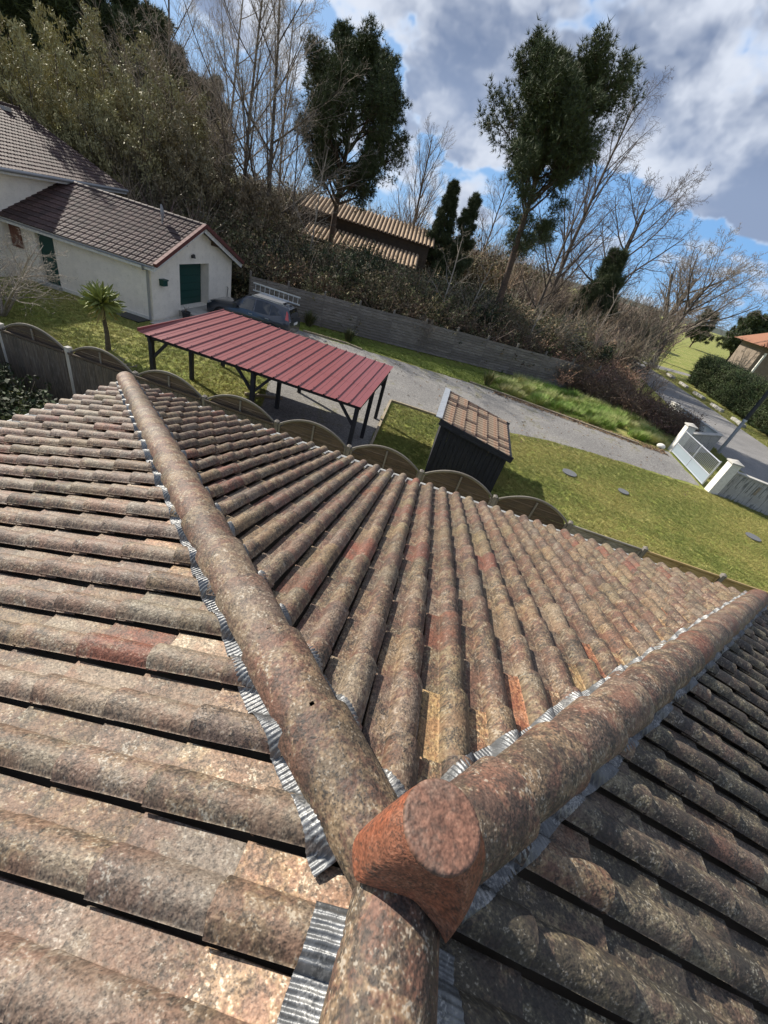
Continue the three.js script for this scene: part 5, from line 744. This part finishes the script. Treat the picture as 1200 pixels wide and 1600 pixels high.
// ---------------------------------------------------------------- grass
{
  const tuftGeo = (seed, n, h, w, bw = 0.011) => { const R = rand32(seed), g = new GB(); for (let k = 0; k < n; k++) { const a = R() * 6.283, r = Math.sqrt(R()) * w, x = Math.cos(a) * r, z = Math.sin(a) * r, l = h * (0.5 + R() * 0.8), b = R() * 6.283, lean = 0.3 + R() * 0.8, v = 0.75 + R() * 0.5; g.col = [v, v, v]; const sx = Math.cos(b) * bw / 2, sz = Math.sin(b) * bw / 2, i0 = g.v(x - sx, 0, z - sz), i1 = g.v(x + sx, 0, z + sz), i2 = g.v(x + Math.cos(b + 1.5) * l * lean, l, z + Math.sin(b + 1.5) * l * lean); g.tri(i0, i1, i2); } return g.geo(true); };
  const inside = (poly, x, z) => { let c = false; for (let i = 0, j = poly.length - 1; i < poly.length; j = i++) { const [xi, zi] = poly[i], [xj, zj] = poly[j]; if ((zi > z) !== (zj > z) && x < (xj - xi) * (z - zi) / (zj - zi) + xi) c = !c; } return c; };
  const field = (name, label, geo, n, pick, colours) => { const m = new THREE.InstancedMesh(geo, M.leaf, n), d = new THREE.Object3D(), c = new THREE.Color(); for (let i = 0; i < n; i++) { const [x, z] = pick(); d.position.set(x, G, z); d.rotation.set(0, rr(0, 6.28), 0); d.scale.set(1, rr(0.6, 1.3), 1).multiplyScalar(rr(0.8, 1.2)); d.updateMatrix(); m.setMatrixAt(i, d.matrix); const k = clamp(0.5 + 0.5 * Math.sin(x * 0.9 + Math.sin(z * 0.7) * 2) * Math.sin(z * 1.1 + x * 0.3) + rr(-0.5, 0.5)), q = mix3(colours[0], colours[1], k); c.setRGB(q[0], q[1], q[2]); m.setColorAt(i, c); } m.castShadow = m.receiveShadow = true; m.name = name; tag(m, label, 'grass', null, 'stuff'); };
  rnd = rand32(9001);
  const solid = (x, z) => inside(drivePoly, x, z) || (x > -0.1 && x < 2.4 && z > -14.7 && z < -11.6) || (x < -13.8 && z < -17.1);
  const pickIn = (x0, x1, z0, z1, ok) => () => { for (let t = 0; t < 60; t++) { const x = rr(x0, x1), z = rr(z0, z1); if (!solid(x, z) && ok(x, z)) return [x, z]; } return [x0, z0]; };
  field('lawn_grass', 'short yellow green lawn grass around the shed and carport', tuftGeo(1, 18, 0.05, 0.07), 42000, pickIn(-2.2, 16, -22, -8.5, (x, z) => z > -19.4 - Math.min(0, (x - 3) * 0.12)), [[0.33, 0.295, 0.085], [0.15, 0.185, 0.032]]);
  field('shaded_grass', 'lawn grass in the shade before the neighbour house', tuftGeo(2, 18, 0.05, 0.08), 16000, pickIn(-20, -6, -17, -8.4, () => true), [[0.34, 0.31, 0.09], [0.18, 0.21, 0.04]]);
  field('verge_grass', 'grass verge at the foot of the long board fence', tuftGeo(3, 20, 0.08, 0.09, 0.016), 17000, pickIn(-13, 10, -31, -23.6, (x, z) => z > bz(x) + 0.1 && z < (x < -5 ? -23.9 : -24.4)), [[0.24, 0.28, 0.05], [0.15, 0.20, 0.03]]);
  field('rank_grass', 'bright green rank grass tufts on the bank beside the driveway', tuftGeo(4, 44, 0.36, 0.17, 0.026), 1500, (() => { const cs = Array.from({ length: 95 }, () => { for (let t = 0; t < 80; t++) { const x = rr(2.6, 12.9), z = rr(-29.5, -24.4); if (z > bz(x) + 1.0) return [x, z, rr(0.12, 0.42)]; } return [6, -25, 0.3]; }); return () => { const c = cs[Math.floor(rnd() * cs.length)], a = rr(0, 6.28), r = Math.sqrt(rnd()) * c[2]; return [c[0] + Math.cos(a) * r, c[1] + Math.sin(a) * r]; }; })(), [[0.17, 0.30, 0.035], [0.40, 0.37, 0.16]]);
  field('roadside_grass', 'grass on the verges of the road', tuftGeo(5, 26, 0.1, 0.12), 9000, () => rnd() < 0.5 ? [rr(24.6, 26.6), rr(-60, -28)] : [rr(14, 17.6), rr(-30, -19)], [[0.22, 0.24, 0.05], [0.28, 0.26, 0.10]]);
}
// dry leaves blown along the edge of the driveway and under the fence
{
  const g = new GB(); g.v(-0.05, 0, 0); g.v(0, 0.02, 0.035); g.v(0.06, 0.005, 0); g.v(0, 0.015, -0.035); g.quad(0, 1, 2, 3); const n = 4500, m = new THREE.InstancedMesh(g.geo(), std({ color: lin(1, 1, 1), roughness: 0.9, side: THREE.DoubleSide }), n), d = new THREE.Object3D(), c = new THREE.Color(); rnd = rand32(5151);
  for (let i = 0; i < n; i++) { const k = rnd(); let x, z; if (k < 0.5) { x = rr(2.5, 12.6); z = lerp(-24.4, -23.5, (x - 1) / 11) + (rr(-1, 1) + rr(-1, 1)) * 0.28; } else if (k < 0.94) { x = rr(-9, 9); z = bz(x) + 0.2 + rr(0, 1) ** 2 * 1.5; } else { x = rr(-6, 12); z = rr(-24.5, -17.4); } d.position.set(x, G + 0.025 + rr(0, 0.02), z); d.rotation.set(rr(-0.5, 0.5), rr(0, 6.28), rr(-0.5, 0.5)); d.scale.setScalar(rr(0.6, 1.3)); d.updateMatrix(); m.setMatrixAt(i, d.matrix); const v = rr(0.6, 1.4); c.setRGB(0.20 * v, 0.13 * v, 0.075 * v); m.setColorAt(i, c); }
  m.castShadow = m.receiveShadow = true; m.name = 'leaf_litter'; tag(m, 'dry brown leaves along the driveway edge and fence foot', 'leaves', null, 'stuff');
}
// ---------------------------------------------------------------- houses in the distance
{
  const f = thing('farmhouse', 'long low house with pale canal tile roofs behind the pine', 'house', [-12.4, 0.25, -47], 0.16);
  const bars = (w, run, drop, n, y, z) => { const g = new GB(); for (let k = 0; k < n; k++) { const x = -w / 2 + (k + 0.5) * w / n; const r = w / n * 0.34; for (const [ya, za] of [[y, z], [y - drop, z + run]]) for (let j = 0; j <= 4; j++) { const a = Math.PI * j / 4; g.v(x - Math.cos(a) * r, ya + Math.sin(a) * r, za, x, za); } const b = g.p.length / 3 - 10; for (let j = 0; j < 4; j++) g.quad(b + j, b + 5 + j, b + 6 + j, b + 1 + j); } return g.geo(); };
  const pale = std({ color: lin(0.40, 0.29, 0.19), map: flatNoise(Nn, [0.6, 0.6, 0.6], [1, 1, 1], i => s_mid[i]), roughness: 0.9 });
  const flat = (w, run, drop, y, z) => { const g = new GB(); g.v(-w / 2, y, z, 0, 0); g.v(w / 2, y, z, w, 0); g.v(w / 2, y - drop, z + run, w, run); g.v(-w / 2, y - drop, z + run, 0, run); g.quad(0, 3, 2, 1); return g.geo(); };
  part('wall', box(12, 5.4, 5, 0, -2.4, 0.4), M.woodBrownB, f);
  const r1 = part('roof', flat(12.8, 3.6, 1.15, 1.32, -0.2), std({ color: lin(0.12, 0.085, 0.06), roughness: 0.95 }), f); part('tile_rows', bars(12.8, 3.6, 1.15, 34, 1.34, -0.2), pale, r1).userData.kind = 'stuff';
  part('roof', flat(12.8, 3.6, 1.15, 1.32, -0.2).rotateY(Math.PI).translate(0, 0, -0.4), pale, f);
  const r2 = part('roof', flat(10.5, 3.0, 0.95, -0.75, 3.6), std({ color: lin(0.12, 0.085, 0.06), roughness: 0.95 }), f); part('tile_rows', bars(10.5, 3.0, 0.95, 28, -0.73, 3.6), pale, r2).userData.kind = 'stuff';
  part('wall', box(10, 3.0, 2.6, 0, -3.5, 4.9), M.woodBrownB, f);
  const orange = std({ color: lin(0.30, 0.135, 0.075), map: flatNoise(Nn, [0.55, 0.55, 0.55], [1, 1, 1], i => s_fine[i]), roughness: 0.9 });
  const h2 = thing('cottage', 'cottage with an orange tiled roof and a satellite dish beyond the hedge', 'house', [45, 1.3, -70], -0.15);
  part('wall', box(12, 6, 8, 0, -3.4, 0), wood([0.20, 0.155, 0.115], [0.16, 0.125, 0.095], [0.25, 0.21, 0.17]), h2);
  { const g = new GB(); for (const s of [1, -1]) { const b = g.p.length / 3; g.v(-3, 2.3, 0); g.v(7, 2.3, 0); g.v(7, -0.5, s * 5); g.v(-7, -0.5, s * 5); s > 0 ? g.quad(b, b + 3, b + 2, b + 1) : g.quad(b, b + 1, b + 2, b + 3); } const b = g.p.length / 3; g.v(-3, 2.3, 0); g.v(-7, -0.5, -5); g.v(-7, -0.5, 5); g.tri(b, b + 1, b + 2); g.p.forEach((v, i) => { if (i % 3 === 0) g.u[i / 3 * 2] = v * 0.4; if (i % 3 === 2) g.u[(i - 2) / 3 * 2 + 1] = v * 0.4; }); const rf = part('roof', g.geo(), orange, h2); part('tile_rows', (() => { const q = new GB(); for (let k = 0; k < 40; k++) { const x = -6.6 + k * 0.34, t = x < -3 ? (x + 7) / 4 : 1; q.tube([V(x, -0.5 + 2.8 * t, 5 * (1 - t)), V(x, -0.48, 5)], [0.1, 0.1], 4); } return q.geo(); })(), orange, rf).userData.kind = 'stuff'; }
  part('garage_door', box(2.6, 2.2, 0.1, 3, -3.85, 4.06), M.white, h2); part('window', box(1.0, 1.2, 0.08, -2, -3.0, 4.05), M.darkMetal, h2); part('post', box(0.22, 3.8, 0.22, -5.6, -3.0, 4.6), M.wallWhite, h2);
  const ds = part('satellite_dish', new THREE.SphereGeometry(0.75, 20, 6, 0, 6.283, 0, 0.6).rotateX(Math.PI * 0.6), M.white, h2); ds.position.set(-2.2, 2.6, 1.0); part('dish_mast', new THREE.CylinderGeometry(0.04, 0.04, 1.4, 6), M.greyMetal, ds).position.set(0, -0.5, 0.2);
  const h3 = thing('bungalow', 'small pale bungalow with a white door beyond the far lawn', 'house', [27, 0, -96], 0.1);
  part('wall', box(14, 3.2, 7, 0, -3.4, 0), M.plaster, h3); { const g = new GB(); for (const s of [1, -1]) { const b = g.p.length / 3; g.v(-7.6, 0.4, 0); g.v(7.6, 0.4, 0); g.v(7.6, -1.5, s * 4.4); g.v(-7.6, -1.5, s * 4.4); s > 0 ? g.quad(b, b + 3, b + 2, b + 1) : g.quad(b, b + 1, b + 2, b + 3); } part('roof', g.geo(), std({ color: lin(0.30, 0.22, 0.17), roughness: 0.9 }), h3); }
  part('door', box(1.6, 2.2, 0.1, 2, -3.9, 3.56), M.white, h3); part('window', box(2.2, 1.3, 0.1, -3.5, -3.3, 3.56), M.woodBrown, h3);
  const w = new GB(), pts = []; for (let k = 0; k <= 24; k++) { const t = k / 24; pts.push(V(lerp(17.36, 44, t), lerp(3.7, -0.3, t) - 1.6 * 4 * t * (1 - t), lerp(-27.18, -66, t))); } w.tube(pts, pts.map(() => 0.014), 5); tag(part('power_cable', w.geo(), M.darkMetal), 'black cable sagging from the roadside pole towards the orange roofed cottage', 'cable');
  // stones and posts on the verge by the bend
  for (let k = 0; k < 5; k++) { const s = part('verge_kerb', box(0.3, 0.28, 2.2), M.concrete); s.position.set(25.2 + 0.05 * k, G + 0.14, -40 - k * 4.2); s.rotation.y = 0.05 * (k % 3 - 1); tag(s, 'rough concrete kerb block between the road verge and the hedge', 'kerb', 'kerb blocks along the hedge'); }
  for (let k = 0; k < 6; k++) { const s = part('fence_stake', box(0.09, 1.1, 0.09), M.timber); s.position.set(21.5 - k * 0.5 + 3, G + 0.55, -66 - k * 3.2); tag(s, 'pale wooden stake of the paddock fence by the far bend', 'stake', 'paddock fence stakes'); }
}
renderer.render(scene, camera);
